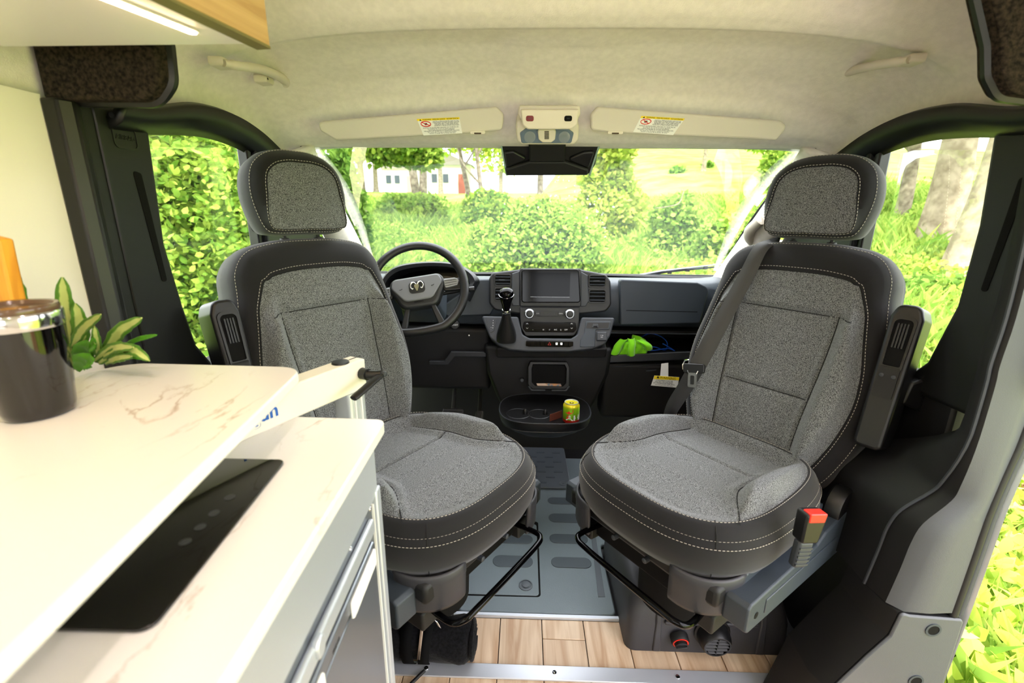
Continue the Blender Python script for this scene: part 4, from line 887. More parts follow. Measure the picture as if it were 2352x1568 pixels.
for s in (-1, 1):
    sp = rnd([(s*.085, .030), (s*.165, .020), (s*.170, -.028), (s*.095, -.020)], .008)
    spo = Wm().prism(WP2, sp if s > 0 else sp[::-1], -.022, -.004).build('spoke', M_black, wth, bevel=.005, seg=3)
    bt = rnd([(s*.098, .022), (s*.140, .022), (s*.156, .010), (s*.146, -.008), (s*.100, -.013)], .005); Wm().prism(WP2, bt if s > 0 else bt[::-1], -.006, .003).build('spoke_buttons', mat('silver button pad', (150, 152, 156), .3, .6) if s < 0 else MATS['silver button pad'], spo, bevel=.002)
    for j in range(3): Wm().tube([WP2.P(s*.102, .014-.0095*j, .0034), WP2.P(s*.145, .014-.0085*j, .0034)], .0007, 4).build('button_gap', M_blk, spo)
    lw = rnd([(s*.034, -.055), (s*.052, -.055), (s*.085, -.150), (s*.060, -.155)], .006); Wm().prism(WP2, lw if s > 0 else lw[::-1], -.024, -.006).build('lower_spoke', M_dashd, wth, bevel=.004)
Wm().prism(WP2, rnd([(-.075, -.140), (.075, -.140), (.080, -.160), (-.080, -.160)], .006), -.014, -.004).build('lower_bridge', M_dashd, wth, bevel=.004)
ex_, ey_ = WP2.uv(0, 0) if False else (0, 0)
Wm().tube([WC-WP2.z*.04, WC-WP2.z*.20], .045, 16).build('column', M_blackm, wth)
csh = Wm().loft([[WC+WP.x*u+WP.y*v-WP.z*d for u, v in rrect(.15*k, .13*k, .03)] for d, k in ((.055, .85), (.075, 1), (.18, 1.15))]).build('column_shroud', M_dash, wth, bevel=.004)
for s in (-1, 1):
    Wm().tube([WC-WP.z*.06+WP.x*s*.06, WC-WP.z*.05+WP.x*s*.15+WP.y*.015, WC-WP.z*.05+WP.x*s*.205+WP.y*.02], [.008, .008, .011], 10).build('stalk', M_black, wth)

# ================================================================ PEDALS
for nm, px, lab, cat in (('brake_pedal', [(1018, 938), (1060, 936), (1066, 942), (1062, 966), (1016, 968), (1013, 960)], 'wide ribbed brake pedal in the dark driver footwell', 'pedal'), ('accelerator_pedal', [(1094, 944), (1111, 942), (1109, 970), (1087, 970)], 'narrow ribbed accelerator pedal in the dark driver footwell', 'pedal')):
    pc = aY(sum(p[0] for p in px)/len(px), sum(p[1] for p in px)/len(px), 2.02); P_ = PL(pc, (0, -1, .6)); t = thing(nm, lab, cat, pc)
    LMB(pc).ppx(P_, px, -.012, .0, .006).build('pad', M_grey, t, bevel=.003)
    us_ = [P_.uv(*p) for p in px]; x0 = min(u[0] for u in us_)+.008; x1 = max(u[0] for u in us_)-.008; y0 = min(u[1] for u in us_)+.006; y1 = max(u[1] for u in us_)-.006
    for j in range(6):
        y = y0+(y1-y0)*j/5
        if nm == 'brake_pedal': LMB(pc).tube([P_.P(x0, y, .001), P_.P(x1, y, .001)], .002, 5).build('tread_rib', M_blackm, t)
        elif j < 4: x = x0+.003+(x1-x0-.010)*j/3; LMB(pc).tube([P_.P(x-.003, y0, .001), P_.P(x+.004, y1, .001)], .0015, 5).build('tread_rib', M_blackm, t)
    LMB(pc).tube([pc-P_.z*.01, pc+Vector((0, .10, .10)), pc+Vector((0, .22, .22))], .010, 8).build('pedal_arm', M_blackm, t)
# ================================================================ MATS
def flat_obj(name, m, par, pix, z0, z1, r, bev=.002):
    pts = [aZ(x, y, z1) for x, y in pix]; lp = rnd([(p.x, p.y) for p in pts], r)
    return MB().loft([[(x, y, z0) for x, y in lp], [(x, y, z1) for x, y in lp]]).build(name, m, par, bevel=bev)
fm = MB().loft([[(x, y, z) for x, y in rnd([(-.292, 1.208), (.226, 1.208), (.226, 1.54), (.36, 1.56), (.36, 2.2), (-.55, 2.2), (-.55, 1.53), (-.292, 1.51)], .02)] for z in (-.008, .010)]).build('rubber_mat', M_mat, bevel=.004)
tag(fm, 'large blue-grey rubber mat with oval pads between the two seats', 'floor mat')
def oval(px0, py0, px1, py1, par=fm, z=.0105, m=M_mat2):
    a = aZ(px0, (py0+py1)/2, z); b = aZ(px1, (py0+py1)/2, z); c = aZ((px0+px1)/2, py0, z); d = aZ((px0+px1)/2, py1, z)
    w = b.x-a.x; h = c.y-d.y; ctr = ((a.x+b.x)/2, (c.y+d.y)/2)
    lp = [(u+ctr[0], v+ctr[1]) for u, v in rrect(w, h, h*.49, 6)]
    return MB().loft([[(x, y, z-.001) for x, y in lp], [(x, y, z+.0022) for x, y in lp]]).build('oval_pad', m, par, bevel=.0012)
M_mat3 = mat('pale rubber pad', (74, 83, 89), .45)
for q in ((1260, 1180, 1344, 1200), (1262, 1227, 1350, 1248), (1266, 1280, 1358, 1304), (1172, 1179, 1224, 1195), (1258, 1143, 1338, 1158)): oval(*q, m=M_mat3)
lidp = [(1080, 1203), (1232, 1203), (1238, 1367), (1060, 1362)]
MB().loft([[(p[0], p[1], z) for p in rnd([aZ(x, y, .010).to_2d() for x, y in [(1070, 1198), (1236, 1198), (1242, 1371), (1056, 1367)]], .012)] for z in (.006, .0108)]).build('hatch_groove', M_blk, fm)
lid = flat_obj('hatch_lid', M_mat, fm, lidp, .008, .0130, .012)
for q in ((1138, 1228, 1224, 1248), (1132, 1276, 1224, 1302)): oval(*q, par=lid, z=.0135, m=M_mat3)
p = aZ(1207.6, 1343.6, .014); k = MB().lathe([(.024, 0), (.024, .003), (.020, .004), (.020, .0015), (.013, .0015), (.013, .005), (.010, .006)], Matrix.Translation((p.x, p.y, .013))).build('hatch_knob', M_mat2, lid)
p2 = aZ(1214, 1220, .014); MB().lathe([(.013, 0), (.013, .003), (.010, .004)], Matrix.Translation((p2.x, p2.y, .013))).build('hatch_lock', M_mat2, lid); MB().box((p2.x, p2.y, .0175), (.014, .003, .001)).build('lock_slot', M_blk, lid)
# long strap marks on the mat
for pix in ([(1353, 1190), (1362, 1190), (1390, 1370), (1374, 1370)], [(1112, 1260), (1124, 1260), (1116, 1345), (1104, 1345)]): flat_obj('raised_band', M_mat2, fm, pix, .009, .0115, .001, .0006)
for q in ((1421, 1329), (1435, 1330)):
    p = aZ(*q, .012); MB().lathe([(.006, 0), (.005, .004)], Matrix.Translation((p.x, p.y, .010)), 14).build('rivet', mat('brass rivet', (222, 190, 92), .4) if 'brass rivet' not in MATS else MATS['brass rivet'], fm)
dm = thing('footwell_mat', 'dark driver footwell mat with raised dashes behind the seats', 'floor mat', (.03, 2.1, 0))
def off_dm(o): return o
dmp = [(.146, 1.905), (-.25, 1.905), (-.30, 2.29), (.142, 2.29)]
z0, z1 = .0125, .022
LMB(Vector((.03, 2.1, 0))).loft([[(x, y, z) for x, y in rnd(dmp, .012)] for z in (z0, z1)]).build('mat_sheet', M_mat2, dm, bevel=.003)
for r in range(7):
    for c in range(5):
        x = .115-.085*c-(.042 if r % 2 else 0)-.02; y = 1.945+.048*r
        if r == 0 and c == 0: continue
        LMB(Vector((.03, 2.1, 0))).loft([[(x+u, y+v, z) for u, v in rrect(.046, .013, .006, 3)] for z in (z1-.001, z1+.0022)]).build('raised_dash', M_mat3, dm, smooth=30)
p = aZ(1293, 1110, z1); LMB(Vector((.03, 2.1, 0))).lathe([(.019, 0), (.019, .0025), (.016, .003), (.015, .001), (.006, .001), (.005, .003)], Matrix.Translation((p.x, p.y, z1))).build('mat_clip', M_mat2, dm)

# ================================================================ SUN VISORS
def visor(px, label, stick, clip, nm=None):
    c = aY(sum(p[0] for p in px)/len(px), 285, 1.445); P_ = PL(c, (0, -1, -.30)); v = thing('sun_visor', label, 'sun visor', c, 0, 'sun visors')
    L_ = lambda: LMB(c)
    L_().ppx(P_, px, -.012, .010, [.02, .02, .02, .015, .012, .012][:len(px)] if len(px) <= 6 else .012).build('visor_panel', M_visor, v, bevel=.006, seg=3)
    S_ = PL(P_.P(0, 0, .0102), P_.z); q = [S_.uv(*p) for p in stick]          # tl, tr, br, bl
    s = L_().prism(S_, q, 0, .0006).build('warning_label', M_paper, v)
    def mixp(a, b): 
        tl, tr_, br, bl = [np.array(k) for k in q]; t = tl*(1-a)+tr_*a; bt = bl*(1-a)+br*a; return tuple(t*(1-b)+bt*b)
    L_().prism(S_, [mixp(0, 0), mixp(1, 0), mixp(1, .13), mixp(0, .13)], .0004, .0009).build('yellow_band', M_yellow, s)
    e = np.array(mixp(1, .0))-np.array(mixp(0, .0)); ang = math.atan2(e[1], e[0]); wdt = np.linalg.norm(e)
    u, w = mixp(.55, .07); ltxt('label_heading', 'WARNING \u00b7 MISE EN GARDE \u00b7 ADVERTENCIA', S_.M(u, w, .001, ang), .0052, M_blk, s, .0001, off=c, sx=wdt/.125)
    a_, b_, c__ = mixp(.05, .12), mixp(.10, .12), mixp(.075, .02); L_().prism(S_, [a_, b_, c__], .0009, .0011).build('alert_triangle', M_blk, s)
    ring = [mixp(.17+.115*math.cos(t), .32+.155*math.sin(t)) for t in np.linspace(0, 2*math.pi, 24, endpoint=False)]
    L_().tube([S_.P(*r_, .0009) for r_ in ring], .0012, 4, True).build('prohibition_ring', M_red, s)
    L_().tube([S_.P(*mixp(.09, .22), .0009), S_.P(*mixp(.25, .42), .0009)], .0010, 4).build('prohibition_bar', M_red, s)
    L_().prism(S_, [mixp(.13, .27), mixp(.20, .26), mixp(.21, .38), mixp(.14, .39)], .0006, .0008).build('pictogram', M_ink, s)
    lines = ['DEATH or SERIOUS INJURY CAN OCCUR', 'CHILDREN 12 AND UNDER CAN BE', 'KILLED BY THE AIR BAG', 'THE BACK SEAT IS THE SAFEST PLACE', 'NEVER PUT A REAR-FACING CHILD SEAT']
    for i, t_ in enumerate(lines):
        u, w = mixp(.66, .20+.065*i); ltxt('label_line', t_, S_.M(u, w, .0008, ang), .0042, M_ink, s, .0001, off=c, sx=wdt*.6/(.0023*len(t_)))
    for i in range(6):
        t_ = ['RISQUE DE BLESSURES GRAVES OU MORTELLES', 'les enfants de 12 ans et moins peuvent', 'etre tues par le coussin gonflable', 'PELIGRO DE MUERTE O LESIONES GRAVES', 'los ninos de 12 anos o menores pueden', 'morir a causa de la bolsa de aire'][i]
        u, w = mixp(.5, .57+.07*i); ltxt('label_line', t_, S_.M(u, w, .0008, ang), .0042, M_ink, s, .0001, off=c, sx=wdt*.85/(.0023*len(t_)))
    u, w = P_.uv(*clip); k = L_().prism(P_, [(u+a, w+b) for a, b in rrect(.044, .009, .004)], .008, .0125).build('mirror_pull', M_creamp, v, bevel=.001); L_().prism(P_, [(u+a, w-.002+b) for a, b in rrect(.020, .004, .001)], .012, .0135).build('pull_gap', mat('brown shadow gap', (70, 55, 40), .8) if 'brown shadow gap' not in MATS else MATS['brown shadow gap'], k)
    return v
visor([(732, 279), (1140, 245), (1157, 262), (1154, 298), (1100, 304), (775, 322), (738, 300)], 'cream sun visor with warning label above the steering wheel', [(957, 273), (1055, 269), (1062, 306), (973, 311)], (1098, 303))
visor([(1372, 245), (1790, 277), (1806, 290), (1780, 322), (1725, 318), (1400, 304), (1356, 298), (1356, 262)], 'cream sun visor with warning label on the passenger side', [(1473, 266), (1573, 272), (1546, 310), (1454, 303)], (1412, 303))

# ================================================================ OVERHEAD CONSOLE
oc = aY(1262, 285, 1.43); OC = thing('overhead_console', 'cream overhead console with map lights and red and black buttons', 'overhead console', oc)
O_ = lambda: LMB(oc); OP = PL(aY(1260, 308, 1.435), (0, -1, -.55)); OP2 = PL(aY(1262, 268, 1.40), (0, -1, -.25))
O_().ppx(OP, [(1188, 276), (1322, 276), (1330, 290), (1328, 322), (1318, 333), (1200, 333), (1188, 325), (1184, 295)], -.07, .0, .012).build('lamp_housing', M_creamp, OC, bevel=.006, seg=3)
ln = O_().ppx(OP, [(1210, 293), (1302, 293), (1318, 304), (1312, 328), (1198, 328), (1194, 304)], -.002, .004, [.006]*6).build('map_light_lens', mat('blue grey lens', (104, 118, 138), .15, coat=.4), OC, bevel=.002)
bs = O_().ppx(OP, [(1234, 294), (1277, 294), (1275, 318), (1266, 325), (1246, 325), (1237, 318)], .0, .010, .008).build('switch_block', M_creamp, OC, bevel=.003)
for px in (1217, 1296):
    u, v = OP.uv(px, 314); O_().lathe([(.017, .0038), (.013, .0052), (.0, .0055)], OP.M(u, v), c0=False, c1=False).build('bulb_dome', mat('clear lens dome', (130, 138, 148), .12) if 'clear lens dome' not in MATS else MATS['clear lens dome'], ln)
for i in range(7):
    u, v = OP.uv(1255.5, 299+2.7*i); O_().box(OP.P(u, v, .0104), (.013, .0018, .0010), Matrix((OP.x, OP.y, OP.z)).transposed()).build('mic_slot', M_blk, bs)
O_().ppx(OP2, [(1192, 243), (1331, 243), (1333, 262), (1322, 282), (1318, 268), (1204, 268), (1200, 282), (1190, 262)], -.06, .006, .006).build('console_rim', M_creamp, OC, bevel=.004)
bz = O_().ppx(OP2, [(1196, 250), (1328, 250), (1324, 285), (1310, 295), (1212, 295), (1200, 285)], -.05, .028, [.004, .004, .012, .014, .014, .012]).build('button_pod', M_creamp, OC, bevel=.007, seg=3)
OP3 = PL(OP2.P(0, 0, .028), OP2.z)
for px, m_, t_ in ((1217, M_dred, 'ASSIST'), (1305, M_blk, 'SOS')):
    u, v = OP3.uv(px, 272); b_ = O_().prism(OP3, [(u+a, v+c) for a, c in rrect(.021, .014, .005)], 0, .0016).build('call_button', m_, bz, bevel=.0006); ltxt('button_print', t_, OP3.M(u, v, .0017), .0045, M_ink, b_, .0001, off=oc)

# ================================================================ MIRROR SHELF (black housing hanging from the windscreen top)
mc = aY(1258, 360, 1.62); MC = thing('mirror_housing', 'black mirror and sensor housing hanging below the overhead console', 'mirror housing', mc)
M_ = lambda: LMB(mc); MP = PL(aY(1258, 402, 1.66), (0, -1, -.75))
pts = [(1148, 322), (1380, 322), (1367, 380), (1353, 400), (1165, 401), (1156, 372)]
M_().ppx(MP, pts, -.02, .0, [.004, .004, .03, .012, .012, .03]).build('housing_plate', M_blackm, MC, bevel=.004)
M_().ppx(MP, [(1214, 322), (1299, 322), (1298, 365), (1216, 365)], -.01, .022, .006).build('sensor_cover', M_blackm, MC, bevel=.006)
M_().ppx(MP, [(1160, 384), (1216, 366), (1298, 366), (1350, 384), (1351, 398), (1164, 399)], -.01, .014, .006).build('lower_tray', M_blackm, MC, bevel=.006)
for pts in ([(1158, 346), (1180, 344), (1214, 362), (1164, 384)], [(1366, 344), (1340, 346), (1300, 363), (1352, 384)]):
    M_().ppx(MP, pts, -.01, .010, .008).build('side_hollow', M_black, MC, bevel=.005)
M_().ppx(MP, [(1148, 322), (1151, 322), (1166, 402), (1162, 402)], -.022, .002).build('glass_edge', mat('clear edge strip', (150, 175, 165), .2), MC); M_().ppx(MP, [(1378, 322), (1382, 322), (1356, 402), (1352, 402)], -.022, .002).build('glass_edge', MATS['clear edge strip'], MC)

# ================================================================ GRAB HANDLES on the headliner
for sgn, lab in ((-1, 'cream grab handle on the headliner above the driver door'), (1, 'cream grab handle on the headliner above the passenger door')):
    px = [(514, 145), (545, 151), (590, 157), (630, 170), (655, 186), (652, 196)] if sgn < 0 else [(2087, 138), (2050, 144), (2000, 152), (1950, 165), (1914, 184), (1917, 193)]
    h0 = aX(*px[3], sgn*.765); gh = thing('grab_handle', lab, 'grab handle', h0, 0, 'headliner grab handles')
    pts = [aX(x, y, sgn*(.757-.022*math.sin(math.pi*i/(len(px)-1)))) for i, (x, y) in enumerate(px)]
    LMB(h0).tube(spline([tuple(p) for p in pts], 6), [.010]*4+[.0135]*23+[.013, .012, .011, .010], 12, flat=.75).build('grip', M_creamp, gh, smooth=80)
    for q_ in (px[0], (612, 184) if sgn < 0 else (1962, 181)):
        e = aX(*q_, sgn*.768); LMB(h0).loft([[e+Vector((sgn*d, v, u)) for u, v in rrect(.020*k, .050*k, .008)] for d, k in ((.02, 1), (-.006, .9), (-.010, .75))]).build('end_mount', M_creamp, gh, smooth=40)
        LMB(h0).lathe([(.003, 0), (.0, .0006)], Matrix.Translation(e+Vector((-sgn*.0102, -.012, 0))) @ Matrix.Rotation(-sgn*math.pi/2, 4, 'Y'), 8, c0=False, c1=False).build('screw_dot', M_blk, gh)

# ================================================================ WIPER outside the windscreen
w0 = Vector(aY(1430, 640, 2.36)); wi = thing('wiper', 'black wiper arm lying along the bottom of the windscreen', 'wiper', w0)
LMB(w0).tube([aY(1420, 640, 2.37), aY(1520, 622, 2.37), aY(1660, 606, 2.37)], [.008, .008, .005], 8, flat=.6).build('wiper_arm', mat('grey wiper arm', (120, 130, 136), .4), wi)
LMB(w0).tube([aY(1455, 638, 2.375), aY(1530, 624, 2.375), aY(1662, 611, 2.375)], [.006, .006, .004], 8).build('wiper_blade', M_blackm, wi)
for t in (.2, .4, .6, .8): p = aY(1455+207*t, 636-26*t, 2.37); LMB(w0).box(p, (.02, .008, .014)).build('blade_clip', M_black, wi)

# ================================================================ A-PILLAR HANDLE, EXTERIOR MIRROR
ah = aY(1745, 545, 1.86); A_ = thing('pillar_handle', 'cream grab handle on the windscreen pillar beside the passenger headrest', 'grab handle', ah)
LMB(ah).tube([tuple(p) for p in spline([tuple(aY(1748, 505, 1.80)), tuple(aY(1722, 530, 1.86)), tuple(aY(1727, 552, 1.90)), tuple(aY(1760, 556, 1.92))], 6)], .020, 10).build('grip', M_creamp, A_, smooth=80)
LMB(ah).box(aY(1775, 560, 1.93), (.10, .07, .03)).build('handle_foot', M_creamp, A_, bevel=.01, seg=3)
em_ = aX(808, 556, -1.0) if False else aY(806, 560, 2.05); EM = thing('pillar_handle', 'dark grip beside the driver headrest', 'grab handle', em_)
LMB(em_).tube([tuple(aY(798, 540, 2.03)), tuple(aY(804, 555, 2.04)), tuple(aY(814, 580, 2.06))], [.016, .019, .016], 10).build('grip', M_black, EM)
LMB(em_).box(aY(812, 590, 2.08), (.04, .06, .06)).build('handle_foot', M_black, EM, bevel=.01)

# ================================================================ THINGS IN THE CAB
# drink can on the tray
cp = Vector((.103, 1.672, tz+.001)); can = thing('drink_can', 'green and red drink can standing on the cup tray', 'can', cp, 0)
canm = bpy.data.materials.new('can print'); canm.use_nodes = True; t = canm.node_tree; b = t.nodes['Principled BSDF']; b.inputs['Roughness'].default_value = .3; b.inputs['Metallic'].default_value = .35
tc = t.nodes.new('ShaderNodeTexCoord'); sx_ = t.nodes.new('ShaderNodeSeparateXYZ'); t.links.new(tc.outputs['Object'], sx_.inputs[0]); mr = t.nodes.new('ShaderNodeMapRange'); mr.inputs['From Min'].default_value = 0; mr.inputs['From Max'].default_value = .118; t.links.new(sx_.outputs['Z'], mr.inputs['Value'])
rp_ = t.nodes.new('ShaderNodeValToRGB'); e = rp_.color_ramp.elements; e[0].position = 0; e[0].color = lin((214, 38, 24)); e[1].position = 1; e[1].color = lin((205, 200, 30)); q_ = e.new(.20); q_.color = lin((214, 38, 24)); q_ = e.new(.24); q_.color = lin((120, 190, 30)); q_ = e.new(.72); q_.color = lin((150, 205, 30)); q_ = e.new(.86); q_.color = lin((226, 206, 30))
t.links.new(mr.outputs[0], rp_.inputs['Fac']); t.links.new(rp_.outputs['Color'], b.inputs['Base Color'])
RC = .0325
MB().lathe([(.024, 0), (.027, .003), (RC, .010), (RC, .094), (.0315, .099), (.0275, .108), (.0262, .110)], n=36).build('can_body', canm, can, smooth=50)
ld = MB().lathe([(.0262, .110), (.0275, .112), (.0272, .1145), (.0255, .1145), (.0245, .109), (.0, .109)], n=36, c0=False, c1=False).build('can_lid', M_alu, can)
MB().lathe([(.007, .1095), (.008, .1105), (.005, .1110), (.0045, .1098)], Matrix.Translation((0, -.004, 0)), 16, c0=False, c1=False).build('pull_tab', M_chrome, ld); MB().lathe([(.011, .1093), (.0, .1094)], Matrix.Translation((.002, -.010, 0)) @ Matrix.Diagonal((1, .7, 1, 1)), 16, c0=False, c1=False).build('can_opening', M_blk, ld)
def wrapped(o, r):          # bend flat lettering round the can
    for v in o.data.vertices:
        a = v.co.x/r; d = r+v.co.z; v.co = Vector((math.sin(a)*d, -math.cos(a)*d, v.co.y))
MT = Matrix.Translation((.020, .038, .0002)); o_ = txt('can_lettering', 'AHA', MT, .042, M_whitei, can, .0003, .0006); wrapped(o_, RC)
can.scale = (1, 1, .74)
fm_ = mat('melon red', (226, 52, 30), .5)
for cx, cy, r_, a0 in ((-.012, .078, .017, -2.6), (-.020, .046, .012, -1.9)):
    vs = [(cx, cy, .0003)]+[(cx+r_*math.cos(a0+math.pi*k/10), cy+r_*math.sin(a0+math.pi*k/10), .0003) for k in range(11)]
    q_ = MB().add(vs, [(0, k, k+1) for k in range(1, 11)]).build('melon_print', fm_, can, smooth=0); wrapped(q_, RC)
# thin straw-like card in the tray
cs = Vector((.045, 1.69, tz)); q_ = LMB(cs).box((.045, 1.69, tz+.016), (.0015, .065, .030), Matrix.Rotation(-.9, 3, 'Z')).build('upright_card', mat('red brown card', (92, 44, 30), .6)); q_.location = cs; tag(q_, 'small reddish card standing in the cup tray beside the can', 'card')
# green cloth bundle on the shelf
clm = mat('lime green microfibre', (128, 214, 30), .95, spec=.1, bump=.6, bscale=300, sheen=.3)
g0 = aY(1447, 808, 1.99); g0.z = .664
def cloth():
    rows = []; n, m = 72, 34
    for j in range(m):
        v = j/(m-1); r = []
        for i in range(n):
            a = 2*math.pi*i/n; w_ = math.sin(math.pi*min(1, v*1.05))
            fold = .013*abs(math.sin(2.5*a+2.2*v))-.007+.006*math.sin(7*a+9*v)+.004*math.sin(13*a-7*v)
            rad = .060*math.cos(v*math.pi/2)**.6+fold*(.35+.65*(1-v))
            z = .062*math.sin(v*math.pi/2)**.9+.016*math.sin(1.0*a+2.4)*v+.010*math.sin(3*a+5*v)*v+.006*math.sin(8*a+11*v)*w_
            r.append(Vector((rad*math.cos(a)*1.2+.014*v*math.sin(3*v), rad*math.sin(a)*.75-.01*v, max(.001, z))))
        rows.append(r)
    return rows
ct = MB().loft(cloth(), c0=False).build('microfibre_cloth', clm, smooth=80); ct.location = g0
tag(ct, 'crumpled lime green cloth on the open dashboard shelf', 'cloth')
fpts = [[(-.012, -.050, .078), (-.008, -.063, .055), (-.010, -.068, .03), (-.008, -.066, .003)], [(.020, -.040, .072), (.045, -.055, .060), (.062, -.058, .045), (.068, -.050, .026)], [(-.035, -.035, .070), (-.060, -.045, .045), (-.070, -.05, .02), (-.078, -.05, .003)]]
for f_, wv_ in zip(fpts, (.016, .018, .02)):
    P = spline(f_, 5); MB().grid([[(p[0]-wv_, p[1], p[2]+.004) for p in P], [(p[0]-wv_*.3, p[1]-.005, p[2]) for p in P], [(p[0]+wv_*.4, p[1]-.002, p[2]) for p in P], [(p[0]+wv_, p[1]+.004, p[2]+.004) for p in P]]).build('cloth_fold', clm, ct, smooth=80, solid=.003)
# blue cable
bc = Vector((.46, 2.03, .664)); pts = [(1466, 806), (1485, 799), (1505, 796), (1528, 806)]
cm_ = mat('blue cable', (26, 88, 205), .4); B_ = LMB(bc)
path = [aY(1469, 776, 2.12), aY(1492, 766, 2.10), aY(1515, 771, 2.08), aY(1531, 784, 2.06), aY(1532, 798, 2.04), aY(1525, 808, 2.03), aY(1505, 797, 2.02), aY(1490, 798, 2.02), aY(1478, 806, 2.02), aY(1495, 805, 2.01), aY(1512, 803, 2.01), aY(1535, 800, 2.02), aY(1550, 806, 2.02), aY(1530, 793, 2.03), aY(1522, 789, 2.03)]
path = [(p.x, p.y, max(p.z, .667)) for p in path]
q_ = B_.tube(spline(path, 7), .0024, 6).build('cable', cm_, smooth=80); q_.location = bc; tag(q_, 'thin blue cable looped on the shelf beside the green cloth', 'cable')
# warning tag hanging below the shelf
tp = PL(aY(1515, 868, 1.93), (-.1, -1, .05)); tg0 = tp.o.copy(); T_ = thing('warning_tag', 'white paper tag with yellow warning heading beside the passenger seat', 'tag', tg0)
LMB(tg0).ppx(tp, [(1519, 835), (1535, 833), (1535, 870), (1516, 865)], -.001, .0).build('tag_strip', M_paper, T_)
LMB(tg0).ppx(tp, [(1503, 862), (1560, 866), (1556, 890), (1495, 885)], -.0, .001).build('tag_card', M_paper, T_)
LMB(tg0).ppx(tp, [(1503, 862), (1560, 866), (1559, 873), (1501, 870)], .0008, .0015).build('yellow_band', M_yellow, T_)
for t_, px, py, sz in (('\u25b2WARNING', 1530, 868.0, .0145), ('CHILDREN CAN BE', 1526, 874.0, .0085), ('KILLED OR INJURED', 1525, 877.6, .0085), ('BY PASSENGER AIR BAG', 1525, 881.0, .0085), ('the back seat is the safest place', 1525, 884.5, .006)):
    u, v = tp.uv(px, py); ltxt('tag_print', t_, tp.M(u, v, .0016, -.06), sz, M_blk if sz > .01 else M_ink, T_, .0001, off=tg0)
# rolled black bag on the floor strip
bgm = mat('black fleece', (9, 9, 10), .95, spec=.1, rgb2=(22, 22, 25), vscale=160, bump=.8, bscale=140, sheen=.08)
bo_ = Vector((-.362, 1.060, .0)); bag = thing('rolled_bag', 'rolled black fleece bag with straps on the floor below the driver seat', 'bag', bo_)
lo = []
for i in range(30):
    t = i/29; x = -.30+.44*t; r = .060*(1-.10*math.cos(t*9)) * (min(1, (1-t)*9+.62)); ring = []
    for k in range(28):
        a = 2*math.pi*k/28; f = 1+.05*math.sin(3*a+t*11)+.04*math.sin(7*a-t*17)
        ring.append((x+.006*math.sin(2*a+t*5), r*f*math.cos(a)*1.0, max(.0075, .060+r*f*math.sin(a))))
    lo.append(ring)
MB().loft(lo).build('bag_body', bgm, bag, smooth=70)
stm = mat('black webbing', (13, 13, 14), .9, spec=.1)
for x in (-.055, .022):
    rows = [[(x-.016+.03*(a/6.28)*(1 if x < 0 else -1), .0615*math.cos(a), max(.008, .060+.0625*math.sin(a))) for a in np.linspace(-.6, 4.0, 24)], [(x+.016+.03*(a/6.28)*(1 if x < 0 else -1), .0615*math.cos(a), max(.008, .060+.0625*math.sin(a))) for a in np.linspace(-.6, 4.0, 24)]]
    MB().grid(rows).build('bag_strap', stm, bag, smooth=80, solid=-.003)
for k in range(3):
    MB().tube([(.140+.003*k, (.050-.012*k)*math.cos(a), .060+(.050-.012*k)*math.sin(a)) for a in np.linspace(.3*k, 5.2+.3*k, 24)], .006, 8).build('rolled_edge', bgm, bag, smooth=80)
# clear strap hanging from the seat with its loop, cable at lower left
hs_ = Vector(aY(968, 1420, .99)); q = LMB(hs_)
P = [aY(973, 1400, 1.0), aY(970, 1435, .99), aY(965, 1480, .985), aY(961, 1515, .982)]
rows = [[p+Vector((-.004, 0, 0)) for p in P], [p+Vector((.004, 0, 0)) for p in P]]; q.grid(rows)
P2 = spline([tuple(aY(974, 1402, 1.0)), tuple(aY(985, 1417, .995)), tuple(aY(1000, 1424, .995)), tuple(aY(1010, 1440, .995))], 5); q.grid([[Vector(p)+Vector((-.004, 0, .003)) for p in P2], [Vector(p)+Vector((.004, 0, -.003)) for p in P2]])
q_ = q.build('metal_strap', M_chrome, smooth=80, solid=.001); q_.location = hs_; tag(q_, 'shiny metal strap hanging over the rolled black bag', 'strap')
fc = Vector(aZ(955, 1560, .008)); q = LMB(fc).tube([aZ(975, 1540, .010), aZ(962, 1552, .011), aZ(945, 1569, .011), aZ(930, 1590, .011)], .005, 8).build('black_cord', M_blackm, smooth=80); q.location = fc; tag(q, 'short black cord running over the aluminium floor strip', 'cord')
# ================================================================ KITCHEN
ZW = .915; ZT = 1.0
kr = lambda x, y, z: aZ(x, y, z)
def flat2(pix, z): return [(lambda p: (p.x, p.y))(aZ(x, y, z)) for x, y in pix]
def slab(mb, poly, z0, z1): return mb.loft([[(x, y, z0) for x, y in poly], [(x, y, z1) for x, y in poly]])
# counter direction measured from its front edge
A = aZ(886, 962, ZW); Bp = aZ(508, 1568, ZW); dr = Vector((A.x-Bp.x, A.y-Bp.y)).normalized(); nrm = Vector((-dr.y, dr.x))   # dr runs forward, nrm towards the left wall
ang = math.atan2(dr.x, dr.y)
def K(s, n): return (A.x+dr.x*s+nrm.x*n, A.y+dr.y*s+nrm.y*n)       # s forward from the front far corner, n into the counter
yb = aZ(640, 946, ZW)
wk_poly = rnd([K(-1.3, 0), K(.0, 0), (-.913, A.y+.016), (-.913, A.y-1.25)], [0, .016, 0, 0])
wko = Vector((-.6, .1, 0))
wk = LMB(wko); slab(wk, wk_poly, ZW-.022, ZW); wk = wk.build('worktop', M_marble, bevel=.003, seg=2); wk.location = wko
tag(wk, 'pale marble-pattern kitchen worktop with white edge along the left side', 'worktop')
wkm = LMB(wko); 
